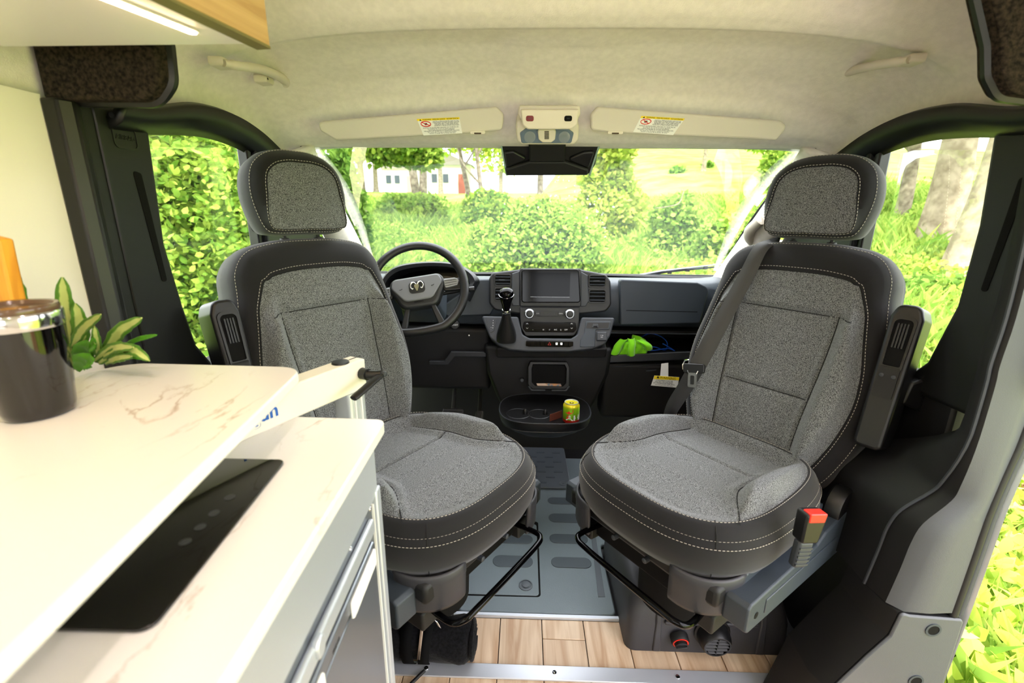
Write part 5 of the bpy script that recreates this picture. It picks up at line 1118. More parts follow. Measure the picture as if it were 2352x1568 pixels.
# cabinet under it
ci = .012
kc = Vector((-.55, .1, 0)); cab = thing('kitchen_cabinet', 'white and aluminium kitchen cabinet below the worktop', 'cabinet', kc)
C_ = lambda: LMB(kc)
zf = 0.001
c = C_(); slab(c, [K(-1.2, ci+.012), K(-.025, ci+.012), (-.905, A.y-.006), (-.905, A.y-1.1)], zf, ZW-.0225); c.build('carcass', M_white, cab)
FP = PL(Vector((*K(0, ci+.012), 0)), -nrm.to_3d()); fu = lambda s: (Vector((*K(s, ci+.012), 0))-FP.o).dot(FP.x)
FPs = 1 if FP.x.to_2d().dot(dr) > 0 else -1
def fbox(s0, s1, z0, z1, d0, d1, r=0): 
    return C_().prism(FP, rnd([(FPs*s0, z0), (FPs*s1, z0), (FPs*s1, z1), (FPs*s0, z1)], r), d0, d1)
fbox(-1.2, -.03, .79, ZW-.0228, 0, .010).build('top_rail', M_alu, cab, bevel=.002)
corner = C_().prism(FP, [(FPs*-.045, zf), (FPs*-.022, zf), (FPs*-.022, .80), (FPs*-.045, .80)], 0, .013).build('corner_post', M_alu, cab, bevel=.003)
C_().prism(FP, [(FPs*-.052, zf), (FPs*-.049, zf), (FPs*-.049, .78), (FPs*-.052, .78)], 0, .008).build('post_groove', M_white, cab)
# fridge drawers: aluminium frame, long recessed pull, brushed front
fr_ = fbox(-.62, -.055, .06, .788, 0, .006, .004).build('fridge_frame', M_steel, cab, bevel=.002)
fbox(-.600, -.075, .745, .772, .006, .016, .006).build('upper_pull', M_alu, fr_, bevel=.004, seg=3)
fbox(-.600, -.075, .733, .742, .006, .0075).build('pull_shadow', M_grey, fr_)
fbox(-.600, -.075, .700, .728, .006, .013, .006).build('handle_recess', M_steel, fr_, bevel=.003)
for s0, s1 in ((-.20, -.085), (-.46, -.30)): fbox(s0, s1, .690, .722, .012, .018, .006).build('pull_scoop', M_white, fr_, bevel=.004)
fbox(-.600, -.070, .10, .690, .006, .010, .006).build('brushed_front', M_steel, fr_, bevel=.003)
fbox(-.315, -.292, .748, .776, .010, .020, .010).build('latch', M_alu, fr_, bevel=.003)
for s_ in (-.064, -.16): C_().lathe([(.004, .006), (.003, .0075)], FP.M(FPs*s_, .780, 0), 12).build('screw', M_chrome, fr_)
txt_m = FP.M(FPs*-.255, .708, .0135); ltxt('drawer_print', 'FRIDGE', txt_m, .007, M_grey, fr_, .0002, off=kc)
# induction hob
hob = [kr(664, 1060, ZW), kr(336, 1456, ZW)]
h1 = (Vector((hob[0].x, hob[0].y))-Vector((A.x, A.y))); s1, n1 = h1.dot(dr), h1.dot(nrm); h2 = (Vector((hob[1].x, hob[1].y))-Vector((A.x, A.y))); s2, n2 = h2.dot(dr), h2.dot(nrm)
nn = (n1+n2)/2
pol = rnd([K(s2, n2-.004), K(s1, n1+.004), K(s1+.006, n1+.30), K(s2+.004, n2+.30)], .012)
hc_ = Vector((*K((s1+s2)/2, nn+.14), ZW)); hm = LMB(hc_); slab(hm, pol, ZW+.0005, ZW+.004)
ho_ = hm.build('induction_hob', mat('black ceramic glass', (4, 4, 5), .03, spec=.6), bevel=.001); ho_.location = hc_
tag(ho_, 'black glass hob set into the worktop under the swivel table', 'hob')
hz = ZW+.0042
for i, t_ in enumerate((.30, .40, .48, .56)):
    x, y = K(s1+(s2-s1)*t_*1.1, nn+.035); LMB(hc_).lathe([(.006, 0), (.006, .0002), (.0052, .0002)], Matrix.Translation((x, y, hz)), 14, c1=False).build('touch_mark', mat('faint print', (60, 62, 64), .5) if 'faint print' not in MATS else MATS['faint print'], ho_)
# ---------------- swivel table on its arm
tb = [(692, 857), (676, 838), (640, 829), (420, 829), (300, 836), (190, 862)]
tp_ = flat2(tb, ZT); near = flat2([(556, 980), (368, 1160), (0, 1560)], ZT)
d2 = (Vector(near[0])-Vector(near[2])).normalized(); far = aZ(420, 829, ZT)
t0 = Vector(aZ(700, 842, ZT)).to_2d()   # far right corner before rounding
e1 = (Vector(near[1])-Vector(near[0])).normalized()
TP = [tuple(t0), (-.815, far.y-.012), (-.80, .04), tuple(t0+e1*.70), ]
TP = rnd(TP, [.050, .065, .03, .03], 10)
tc0 = Vector((-.48, .25, 0)); tt = thing('swivel_table', 'pale marble-pattern table top on a white swivel arm and post', 'table', tc0)
T2 = lambda: LMB(tc0); q = T2(); slab(q, TP, ZT-.018, ZT); q.build('table_top', M_marble, tt, bevel=.003)
M_cream2 = mat('cream painted arm', (238, 234, 216), .35)
# arm: square tube below the top, from under the table out to the right
# arm end seen at (840,820)-(690,935); lies just under the table
a1 = aZ(815, 826, ZT-.012); zt_ = ZT-.024
def armp(x, y, z): return Vector(aZ(x, y, z))
e_top = Vector(aZ(795, 832, zt_)); s_top = Vector(aZ(660, 880, zt_)); ad = (e_top-s_top).normalized(); an = Vector((ad.y, -ad.x, 0))
if an.y > 0: an = -an
zc = Vector((0, 0, 1)); tip = Vector(aZ(838, 823, zt_)); tip.z = 0
AW, AH = .040, .062
base_pt = Vector((tip.x, tip.y, 0))-an*(-.0)
L0 = Vector((tip.x, tip.y, 0)); L1 = L0-ad*.48
sec = lambda P: [P+an*0+zc*zt_, P+an*0+zc*(zt_-AH), P-an*AW+zc*(zt_-AH), P-an*AW+zc*zt_]
# near-side face passes through the measured lower edge
arm_o = T2().loft([sec(L1), sec(L0)]).build('arm', M_cream2, tt, bevel=.003, seg=2)
T2().box(L0-an*AW*.5+zc*(zt_+.0005)-ad*.008, (.03, .0008, .001), Matrix((ad, an, zc)).transposed()).build('slot', M_blk, arm_o)
T2().lathe([(.017, 0), (.016, .0035), (.010, .004), (0, .004)], Matrix.Translation(L0-ad*.045-an*AW*.5+zc*zt_), c1=False).build('cap', M_black, arm_o)
# lettering on the near side face
AP = PL(L0-ad*.236+zc*(zt_-AH*.52), an); txl = Matrix.Translation(AP.P(0, 0, .0004)) @ Matrix((AP.x, AP.y, AP.z)).transposed().to_4x4()
ltxt('arm_lettering', 'lagun', txl, .034, M_bluei, arm_o, .0003, .0007, off=tc0)
# locking lever
lv0 = L0-ad*.012+an*.001+zc*(zt_-AH*.45)
lk = T2().tube([lv0, lv0+an*.016], .012, 14).build('lever_hub', M_black, arm_o)
T2().tube([lv0+an*.014, lv0+an*.030+ad*.006, lv0+an*.040+ad*.012], [.009, .009, .010], 10).build('lever_neck', M_black, lk)
T2().tube(spline([tuple(lv0+an*.040+ad*.016+zc*.002), tuple(lv0+an*.044-ad*.020-zc*.006), tuple(lv0+an*.046-ad*.070-zc*.020)], 6), [.009]*12+[.008], 12, flat=.6).build('lever', M_black, lk, smooth=80)
T2().lathe([(.006, 0), (.005, .004), (0, .005)], Matrix.Translation(lv0+an*.046+ad*.014+zc*.002) @ an.to_track_quat('Z', 'Y').to_matrix().to_4x4(), 12, c1=False).build('lever_bolt', M_grey, lk)
# post
pc = L0-ad*.030-an*AW*.5
def sq(z, w, r): return [Vector((pc.x, pc.y, z))+ad*u+an*v for u, v in rrect(w, w, r)]
T2().loft([sq(.60, .046, .008), sq(zt_-AH, .046, .008)]).build('post', M_alu, tt, smooth=30)
for u in (-.008, .008): T2().box(Vector((pc.x, pc.y, (.60+zt_-AH)/2))+an*.0235+ad*u, (.003, .003, zt_-AH-.61), Matrix((ad, an, zc)).transposed()).build('post_groove', M_white, tt)
T2().box(Vector((pc.x-.035, pc.y-.03, .70)), (.07, .05, .18)).build('post_bracket', M_alu, tt, bevel=.004)
# ---------------- tumbler
c1 = aZ(177, 937, ZT); c0 = aZ(10, 950, ZT); tbr = .036
tcn = Vector(aZ(95, 948, ZT)); tcn.z = ZT+.001
tum = thing('tumbler', 'gloss black tumbler with steel rim and lid on the table', 'tumbler', tcn)
MB().lathe([(.033, 0), (0.0357, 0.0026), (0.0374, 0.0104), (0.0415, 0.0520), (0.0444, 0.0974), (0.0458, 0.1169)], n=48).build('cup_body', mat('gloss black enamel', (7, 6, 6), .08, coat=.5), tum, smooth=50)
MB().lathe([(0.0458, 0.1169), (0.0466, 0.1195), (0.0470, 0.1350), (0.0461, 0.1370), (0.0432, 0.1370)], n=48).build('steel_rim', M_chrome, tum)
MB().lathe([(0.0444, 0.1370), (0.0452, 0.1415), (0.0437, 0.1454), (0.0391, 0.1448), (0.0369, 0.1403), (0.0000, 0.1403)], n=48, c0=False, c1=False).build('cup_lid', mat('smoky clear lid', (96, 74, 58), .15), tum)
# ---------------- plant
pl0 = aX(265, 835, -.70); po_ = Vector((-.862, .685, ZW+.001)); plt = thing('potted_plant', 'leafy plant with yellow-green variegated leaves behind the table', 'plant', po_)
MB().lathe([(.030, 0), (.034, .002), (.042, .055), (.043, .060), (.039, .060), (.038, .052), (0, .052)], c1=False).build('pot', M_white, plt)
lfm = bpy.data.materials.new('variegated leaf'); lfm.use_nodes = True; t = lfm.node_tree; b = t.nodes['Principled BSDF']; b.inputs['Roughness'].default_value = .4
uvn = t.nodes.new('ShaderNodeUVMap'); sp_ = t.nodes.new('ShaderNodeSeparateXYZ'); t.links.new(uvn.outputs[0], sp_.inputs[0]); ab = t.nodes.new('ShaderNodeMath'); ab.operation = 'ABSOLUTE'; t.links.new(sp_.outputs['X'], ab.inputs[0])
nz = t.nodes.new('ShaderNodeTexNoise'); nz.inputs['Scale'].default_value = 70; tc = t.nodes.new('ShaderNodeTexCoord'); t.links.new(tc.outputs['Object'], nz.inputs['Vector']); ad_ = t.nodes.new('ShaderNodeMath'); ad_.operation = 'MULTIPLY_ADD'; ad_.inputs[1].default_value = .5; t.links.new(nz.outputs['Fac'], ad_.inputs[0]); t.links.new(ab.outputs[0], ad_.inputs[2])
rr_ = t.nodes.new('ShaderNodeValToRGB'); rr_.color_ramp.elements[0].position = .70; rr_.color_ramp.elements[0].color = lin((186, 198, 116)); rr_.color_ramp.elements[1].position = .86; rr_.color_ramp.elements[1].color = lin((78, 126, 36)); t.links.new(ad_.outputs[0], rr_.inputs['Fac']); t.links.new(rr_.outputs['Color'], b.inputs['Base Color'])
lfg = mat('green leaf', (74, 142, 22), .4)
def leaf(base, mid, tip, w, m):
    P = spline([base, mid, tip], 7); n = len(P); vs = []; uv = []; fs = []
    view = CAM-Vector(mid); 
    for i, p in enumerate(P):
        t = i/(n-1); d = Vector(P[min(i+1, n-1)]-P[max(i-1, 0)]).normalized(); sd = d.cross(view).normalized(); up = sd.cross(d)
        ww = w*math.sin(math.pi*min(1, t*.93+.05))**.8*(1+.10*math.sin(i*2.3))
        for k in (-1, -.5, 0, .5, 1): vs.append(Vector(p)+sd*(ww*k)+up*(-ww*.35*(1-abs(k)))*1.0+up*.002*math.sin(i*1.9)*abs(k)); uv.append((k, t))
    for i in range(n-1):
        for k in range(4): fs.append((i*5+k, i*5+k+1, (i+1)*5+k+1, (i+1)*5+k))
    me = bpy.data.meshes.new('leaf'); me.from_pydata([v-po_ for v in vs], [], fs); l = me.uv_layers.new(name='UVMap')
    for lp_ in me.loops: l.data[lp_.index].uv = uv[lp_.vertex_index]
    me.materials.append(m); me.polygons.foreach_set('use_smooth', [True]*len(me.polygons))
    o = bpy.data.objects.new('leaf', me); COL.objects.link(o); o.parent = plt; sm = o.modifiers.new('s', 'SOLIDIFY'); sm.thickness = .0012; return o
rt_ = po_+Vector((0, 0, .055))
def LP(x, y, Y): return tuple(aY(x, y, Y))
for bs_, md, tp2, w_, m_ in (((165, 830), (150, 730), (143, 637), .0125, lfm), ((60, 760), (40, 690), (25, 607), .012, lfm), ((180, 840), (185, 760), (173, 697), .011, lfm), ((165, 800), (190, 755), (231, 722), .008, lfm), ((235, 830), (270, 765), (325, 730), .010, lfm), ((230, 830), (222, 790), (217, 750), .006, lfm),
    ((215, 830), (260, 800), (306, 797), .009, lfm), ((280, 795), (320, 778), (360, 769), .0035, lfg), ((225, 835), (290, 800), (343, 828), .009, lfm), ((170, 835), (190, 800), (217, 797), .011, lfg), ((172, 850), (190, 830), (210, 835), .014, lfg), ((240, 835), (270, 822), (303, 818), .007, lfm), ((200, 840), (212, 800), (214, 776), .005, lfg), ((250, 832), (290, 812), (330, 822), .008, lfg)):
    Y = .675+.03*random.random(); leaf(LP(*bs_, Y+.02), LP(*md, Y), LP(*tp2, Y-.01), w_, m_)
for a in range(3): MB().tube([(.0, 0, .05), (.01*(a-1), -.01, .085), (.025*(a-1), -.015, .13)], .003, 6).build('stem', lfg, plt)
# ---------------- amber wooden board at the far left
p0 = aY(-12, 690, .70); ab_ = Vector((p0.x, .612, ZW)); PP = PL((0, .612, 0), (0, -1, 0))
q = LMB(ab_).ppx(PP, [(-42, 540), (-4, 550), (30, 700), (50, 800), (72, 925), (30, 925)], -.02, 0, .004).build('cutting_board', M_amber, bevel=.003)
q.location = ab_; tag(q, 'amber wooden board standing against the white wall behind the tumbler', 'board')
# ---------------- overhead cabinet with light
ZO = 1.50
w1 = aZ(593, 100, ZO); w2 = aZ(386, 0, ZO); od = Vector((w1.x-w2.x, w1.y-w2.y, 0)).normalized(); on = Vector((-od.y, od.x, 0))
oc0 = Vector((-.75, .2, ZO)); ovc = thing('overhead_cabinet', 'white overhead cabinet with oak front and light strip at the top left', 'cabinet', oc0)
V_ = lambda: LMB(oc0)
def O2(s, n, z): return Vector((w1.x, w1.y, z))+od*s+on*n
V_().loft([[O2(0, .004, z), O2(-1.2, .004, z), Vector((-.885, w1.y-1.2, z)), Vector((-.885, w1.y+.01, z))] for z in (ZO, 1.60)]).build('carcass', M_white, ovc)
V_().loft([[O2(.002, -.018, z), O2(-1.2, -.018, z), O2(-1.2, .004, z), O2(.002, .004, z)] for z in (ZO-.004, 1.78)]).build('oak_front', M_oak, ovc, bevel=.001)
V_().loft([[O2(.0022, -.0185, z), O2(-1.2, -.0185, z), O2(-1.2, .0045, z), O2(.0022, .0045, z)] for z in (ZO-.0075, ZO-.004)]).build('edge_band', M_oakend, ovc)
l1 = aZ(448, 71, ZO); l2 = aZ(255, -6, ZO); ldv = (Vector((l1.x, l1.y, 0))-Vector((l2.x, l2.y, 0))).normalized(); lsd = Vector((-ldv.y, ldv.x, 0)); Lc = Vector((l1.x, l1.y, 0))
LMm = mat('warm light strip', (255, 214, 160), .5, emit=(255, 216, 170), estr=22)
lp_ = [(0, -.006), (.0, .006), (-.55, .006), (-.55, -.006)]; lp_ = rnd(lp_, [.0055, .0055, .001, .001])
V_().loft([[Lc+ldv*u+lsd*v+Vector((0, 0, z)) for u, v in lp_] for z in (ZO-.0045, ZO-.001)]).build('light_strip', LMm, ovc)
V_().loft([[Lc+ldv*(u+.002)+lsd*v*1.35+Vector((0, 0, z)) for u, v in lp_] for z in (ZO-.003, ZO-.0005)]).build('strip_channel', M_white, ovc)
# ---------------- round ceiling lamps over the living area (behind the camera)
pm = mat('warm lamp lens', (255, 236, 210), .5, emit=(255, 236, 228), estr=125)
for x, y in ((-.25, .15), (.35, .15), (-.25, -.8), (.35, -.8)):
    o_ = Vector((x, y, 1.885)); lm_ = thing('ceiling_lamp', 'round warm ceiling lamp over the living area, %s %s' % ('front' if y > 0 else 'rear', 'left' if x < 0 else 'right'), 'lamp', o_, 0, 'round ceiling lamps')
    MB().lathe([(.06, .01), (.062, .0), (.058, -.006), (.05, -.007)], n=32).build('lamp_ring', M_alu, lm_); MB().lathe([(.05, -.0068), (.0, -.0075)], n=32, c0=False, c1=False).build('lamp_lens', pm, lm_)
# ================================================================ OUTSIDE
def gz(x, y):
    """terrain height: gentle rise ahead, steeper far slope on the right"""
    r = max(0., y-3.0); z = -.50+.088*min(r, 40)+.03*max(0., r-40)
    z += .10*math.sin(x*.35+1)*min(1, r/5)+.06*math.sin(y*.5+x*.2)*min(1, r/4)
    z += .13*max(0., y-24)*sst(x, 1.0, 14.0)
    sd = max(0., abs(x)-3.0); z += .20*min(sd, 9)*(1-sst(y, 12, 34))+.02*max(0., sd-9)*(1-sst(y, 12, 34))
    return z
gm = bpy.data.materials.new('meadow ground'); gm.use_nodes = True; t = gm.node_tree; b = t.nodes['Principled BSDF']; b.inputs['Roughness'].default_value = 1; b.inputs['Specular IOR Level'].default_value = 0
tc = t.nodes.new('ShaderNodeTexCoord'); n1_ = t.nodes.new('ShaderNodeTexNoise'); n1_.inputs['Scale'].default_value = .6; n1_.inputs['Detail'].default_value = 8; t.links.new(tc.outputs['Object'], n1_.inputs['Vector'])
def ramp2(c0, c1):
    r_ = t.nodes.new('ShaderNodeValToRGB'); e = r_.color_ramp.elements; e[0].position = .35; e[0].color = lin(c0); e[1].position = .7; e[1].color = lin(c1); t.links.new(n1_.outputs['Fac'], r_.inputs['Fac']); return r_
ra_, rb_ = ramp2((166, 160, 128), (206, 198, 170)), ramp2((118, 152, 64), (176, 196, 98))   # leaf-strewn ground round the van, green meadow further out
ln_ = t.nodes.new('ShaderNodeVectorMath'); ln_.operation = 'LENGTH'; t.links.new(tc.outputs['Object'], ln_.inputs[0]); mr_ = t.nodes.new('ShaderNodeMapRange'); mr_.inputs['From Min'].default_value = 2.6; mr_.inputs['From Max'].default_value = 4.5; t.links.new(ln_.outputs['Value'], mr_.inputs['Value'])
mx_ = t.nodes.new('ShaderNodeMixRGB'); t.links.new(mr_.outputs[0], mx_.inputs[0]); t.links.new(ra_.outputs[0], mx_.inputs[1]); t.links.new(rb_.outputs[0], mx_.inputs[2]); t.links.new(mx_.outputs[0], b.inputs['Base Color'])
xs_ = np.r_[np.linspace(-70, -12, 20), np.linspace(-10, 10, 41), np.linspace(12, 70, 20)]; ys_ = np.r_[np.linspace(-12, 2, 10), np.linspace(3, 30, 55), np.linspace(33, 120, 25)]
rows = [[(x, y, gz(x, y)) for x in xs_] for y in ys_]
gr = struct(MB().grid(rows).build('ground', gm, smooth=80)); gr['label'] = 'rising grassy ground around the van'
def leafmat(name, c0, c1, trans=.35):
    m = bpy.data.materials.new(name); m.use_nodes = True; t = m.node_tree; t.nodes.clear(); L = t.links.new
    o = t.nodes.new('ShaderNodeOutputMaterial'); d = t.nodes.new('ShaderNodeBsdfDiffuse'); tr_ = t.nodes.new('ShaderNodeBsdfTranslucent'); mx = t.nodes.new('ShaderNodeMixShader'); mx.inputs[0].default_value = trans
    g = t.nodes.new('ShaderNodeNewGeometry'); cr = t.nodes.new('ShaderNodeValToRGB'); cr.color_ramp.elements[0].color = lin(c0); cr.color_ramp.elements[1].color = lin(c1)
    L(g.outputs['Random Per Island'], cr.inputs['Fac']); L(cr.outputs['Color'], d.inputs['Color']); L(cr.outputs['Color'], tr_.inputs['Color']); L(d.outputs[0], mx.inputs[1]); L(tr_.outputs[0], mx.inputs[2]); L(mx.outputs[0], o.inputs[0]); return m
L_mid = leafmat('mid green leaves', (120, 160, 60), (192, 214, 104)); L_yel = leafmat('yellow green leaves', (156, 184, 66), (216, 222, 112)); L_dark = leafmat('deep green leaves', (86, 128, 52), (150, 184, 82)); L_grass = leafmat('grass blades', (116, 158, 60), (196, 214, 108)); L_hedge = leafmat('hedge leaves', (94, 138, 46), (186, 206, 90))
L_white = leafmat('white blossom', (235, 240, 230), (250, 252, 245))
barkm = mat('tree bark', (112, 100, 84), .95, spec=.1, rgb2=(158, 146, 126), vscale=9, detail=8, bump=1, bscale=30); barkp = mat('pale bark', (134, 120, 100), .95, spec=.1, rgb2=(176, 162, 140), vscale=7, detail=8, bump=1, bscale=24)
def leaves_mesh(name, C, size, m, parent, quad=True, up=.35):
    """one mesh of small bent leaves at points C (n,3)"""
    C = np.asarray(C); n = len(C); d = rng.normal(size=(n, 3)); d[:, 2] *= .7; d /= np.linalg.norm(d, axis=1)[:, None]
    s = rng.normal(size=(n, 3)); s[:, 2] += up; s = np.cross(d, s); s /= np.linalg.norm(s, axis=1)[:, None]+1e-9
    L = size*(.6+.8*rng.random(n))[:, None]; w = L*.34; up_ = np.cross(s, d)
    V = np.stack([C, C+d*L*.28+s*w*.85+up_*L*.08, C+d*L*.62+s*w*.8+up_*L*.10, C+d*L, C+d*L*.62-s*w*.8+up_*L*.10, C+d*L*.28-s*w*.85+up_*L*.08], 1).reshape(-1, 3)
    idx = np.arange(n)[:, None]*6; Fc = np.concatenate([idx+[0, 1, 5], idx+[1, 2, 5], idx+[2, 4, 5], idx+[2, 3, 4]], 1).reshape(-1)
    me = bpy.data.meshes.new(name); me.vertices.add(len(V)); me.vertices.foreach_set('co', V.astype(np.float32).ravel()); me.loops.add(len(Fc)); me.loops.foreach_set('vertex_index', Fc.astype(np.int32)); me.polygons.add(len(Fc)//3); me.polygons.foreach_set('loop_start', np.arange(0, len(Fc), 3, dtype=np.int32)); me.update(); me.validate()
    me.materials.append(m); o = bpy.data.objects.new(name, me); COL.objects.link(o); o.parent = parent; return o
def blob(c, r, n, hollow=.55, lumps=7):
    """points over a lumpy crown"""
    c = np.array(c); r = np.array(r); cs = []
    for k in range(lumps):
        v = rng.normal(size=3); v /= np.linalg.norm(v); cs.append((c+v*r*.55, r*(.40+.25*rng.random())))
    cs.append((c, r*.7)); out = []
    for i in range(n):
        q, rr = cs[rng.integers(len(cs))]; v = rng.normal(size=3); v /= np.linalg.norm(v); out.append(q+v*rr*(hollow+(1-hollow)*rng.random()**.5))
    return np.array(out)
def tree(label, base, h, rt, crown, m, nleaf, size, lean=(0, 0), bark=barkm, trunk_top=.75, forks=3, name='tree', group='trees around the meadow', cat='tree', vine=0):
    x, y = base; z = gz(x, y)-.1; T = thing(name, label, cat, (x, y, z), 0, group)
    P = [(0, 0, 0), (lean[0]*.3+.1*rt, lean[1]*.3, h*.3*trunk_top), (lean[0]*.7-.15*rt, lean[1]*.7, h*.65*trunk_top), (lean[0], lean[1], h*trunk_top)]
    P = spline(P, 6); R = [rt*(1.35 if i == 0 else 1.12 if i == 1 else 1)*(1-.55*i/(len(P)-1)) for i in range(len(P))]
    MB().tube([tuple(p) for p in P], R, 12).build('trunk', bark, T, smooth=80)
    for k in range(forks):
        a = rng.random()*6.28; t = .45+.4*rng.random(); p = np.array(P[int(t*(len(P)-1))]); l = h*.35
        q = p+np.array((math.cos(a)*l*.45, math.sin(a)*l*.45, l*.8)); md = (p+q)/2+np.array((math.cos(a)*l*.12, math.sin(a)*l*.12, 0))
        MB().tube([tuple(k_) for k_ in spline([p, md, q], 4)], [rt*.4*(1-.8*i/8) for i in range(9)], 7).build('branch', bark, T, smooth=80)
    pts = [blob(np.array(c), r, int(nleaf*f)) for c, r, f in crown]
    leaves_mesh('foliage', np.concatenate(pts), size, m, T)
    if vine: leaves_mesh('climbing_vine', np.concatenate([blob((lean[0]*t, lean[1]*t, h*trunk_top*t), (rt*1.9, rt*1.9, h*.09), vine//8) for t in np.linspace(.1, .95, 8)]), size, L_hedge, T)
    return T
def px_ground(x, y, Y):            # where a pixel column meets distance Y
    p = aY(x, y, Y); return (p.x, p.y)
def pbush(label, x0, x1, ytop, Y, m, n, size, extra=None, group='bushes in the meadow'):
    """bush measured from its left, right and top in the picture and its distance"""
    l, r_, tp = aY(x0, 500, Y), aY(x1, 500, Y), aY((x0+x1)/2, ytop, Y); cx = (l.x+r_.x)/2; ht = max(.4, tp.z-gz(cx, Y)); w = (r_.x-l.x)/2
    return bush(label, (cx, Y), (w*.86, max(.5, w*.6), ht/1.62), m, n, size, 0, extra=extra, group=group)
def bush(label, base, r, m, n, size, lift=.0, name='bush', group='bushes in the meadow', extra=None):
    x, y = base; z = gz(x, y); B = thing(name, label, 'bush', (x, y, z-.05), 0, group)
    C = blob((0, 0, r[2]*.75+lift), r, n, .5, 9); C = C[C[:, 2] > -.02]
    leaves_mesh('foliage', C, size, m, B)
    if extra: 
        C = blob((0, 0, r[2]*.85+lift), (r[0], r[1], r[2]), extra, .9, 9); leaves_mesh('blossom', C, size*.45, L_white, B)
    for k in range(6):
        a = rng.random()*6.28; q = (math.cos(a)*r[0]*.5, math.sin(a)*r[1]*.5, r[2]*1.0); MB().tube([(0, 0, 0), (q[0]*.4, q[1]*.4, q[2]*.6), q], [.02, .014, .006], 5).build('stem', barkm, B)
    return B
# the big bush straight ahead
pbush('large bright leafy bush straight ahead of the windscreen', 1090, 1480, 425, 8.0, L_mid, 32000, .078, extra=300)
pbush('low leafy bush left of the large central bush', 1060, 1210, 500, 7.6, L_mid, 10000, .078)
pbush('tall yellow-green bush behind the large central bush', 1300, 1500, 345, 13, L_yel, 10000, .15)
pbush('dense green bush to the right of the central bush', 1470, 1640, 445, 11, L_mid, 7000, .13)
pbush('low weedy bush near the right windscreen edge', 1600, 1780, 480, 9.5, L_mid, 6000, .11)
pbush('small dark shrub on the bright far slope', 1525, 1565, 388, 40, L_dark, 1200, .3)
pbush('second small shrub on the bright far slope', 1600, 1622, 402, 42, L_dark, 500, .3)
pbush('dark leafy bush at the left end of the windscreen', 735, 850, 340, 9.5, L_dark, 12000, .14)
pbush('low green thicket behind the steering wheel', 850, 1060, 440, 17, L_mid, 8000, .16)
pbush('tall weeds between the trunk pair and the central bush', 1040, 1190, 440, 15, L_hedge, 6000, .15)
pbush('feathery shrub on the right of the meadow', 1730, 1810, 335, 20, L_hedge, 4000, .22)
# trees seen through the windscreen
tree('left stem of a grey twin-trunk tree beyond the meadow edge', px_ground(962, 430, 17), 7, .17, [((-.2, 0, 6.2), (2.2, 1.6, 1.3), 1)], L_yel, 5000, .2, (-.75, 0), trunk_top=.95)
tree('right stem of a grey twin-trunk tree beyond the meadow edge', px_ground(968, 432, 17.1), 7, .16, [((.4, 0, 6.0), (2, 1.5, 1.3), 1)], L_yel, 4000, .2, (.25, 0), trunk_top=.95)
tree('slender leaning tree with a bare forked branch', px_ground(1112, 410, 16), 5, .10, [((.5, 0, 4.6), (1.5, 1.2, 1.1), 1)], L_yel, 2600, .18, (-.3, 0))
tree('thin pale trunk beside the forked tree', px_ground(1085, 410, 19), 6, .12, [((0, 0, 5.6), (1.8, 1.2, 1.2), 1)], L_yel, 2600, .2, (-.7, 0))
tree('leafy tree at the upper left of the windscreen', px_ground(830, 420, 14), 6, .12, [((0, 0, 3.4), (1.9, 1.2, 1.3), .6), ((1.3, 0, 2.5), (1.3, .9, .9), .5)], L_hedge, 11000, .17)
tree('tree behind the mirror housing', px_ground(1240, 430, 18), 7, .14, [((0, 0, 5.4), (2.4, 1.6, 1.6), 1)], L_hedge, 5000, .2)
tree('yellow-green tree right of the mirror housing', px_ground(1395, 440, 13), 6, .10, [((0, 0, 3.6), (1.1, 1.0, 1.6), 1)], L_yel, 9000, .16)
tree('far airy tree on the right slope', px_ground(1620, 350, 40), 8, .2, [((0, 0, 6), (4.5, 2, 2.2), 1)], L_hedge, 3500, .4)
tree('far tree at the right end of the windscreen', px_ground(1765, 370, 30), 6, .15, [((0, 0, 3.6), (2.2, 1.5, 2.0), 1)], L_hedge, 4500, .3)
for i, (px, Y, hh, r) in enumerate(((1010, 46, 10, 4), (1150, 50, 11, 5), (860, 44, 12, 5), (740, 40, 12, 5), (1330, 48, 10, 5))):
    tree(['distant pale tree behind the lawn', 'second distant tree behind the lawn near the forked tree', 'distant tree at the left of the lawn', 'distant tree behind the driver headrest', 'distant tree behind the central bush'][i], px_ground(px, 380, Y), hh, .25, [((0, 0, hh*.62), (r, 2.5, hh*.42), 1)], L_yel if i < 2 else L_hedge, 3800, .5)
# left side window: hedge and a vine covered trunk
sd_ = lambda px, py, X: (aX(px, py, X).x, aX(px, py, X).y)
def sideP(px, py, d):
    r = ray(px, py); r2 = Vector((r.x, r.y)).normalized(); return (CAM.x+r2.x*d, CAM.y+r2.y*d)
tree('vine-covered leaning trunk outside the driver window', sideP(480, 520, 7.5), 4.6, .17, [((.2, .2, 3.6), (1.7, 1.6, 1.5), 1)], L_hedge, 12000, .09, (-.9, .3), vine=4800)
bush('leafy hedge outside the driver window, left of the vine trunk', sideP(380, 430, 6.2), (1.1, .9, 1.5), L_hedge, 22000, .078, .4)
bush('leafy hedge outside the driver window, right of the vine trunk', sideP(530, 440, 6.8), (.9, .9, 1.5), L_hedge, 19000, .078, .4)
bush('dark undergrowth below the hedge outside the driver window', sideP(470, 520, 6.0), (1.3, .8, .5), L_dark, 5000, .12)
tree('shade tree high above the driver window hedge', sideP(420, 400, 10), 7, .2, [((0, 0, 4.6), (3.0, 2.2, 2.2), 1)], L_hedge, 9000, .2)
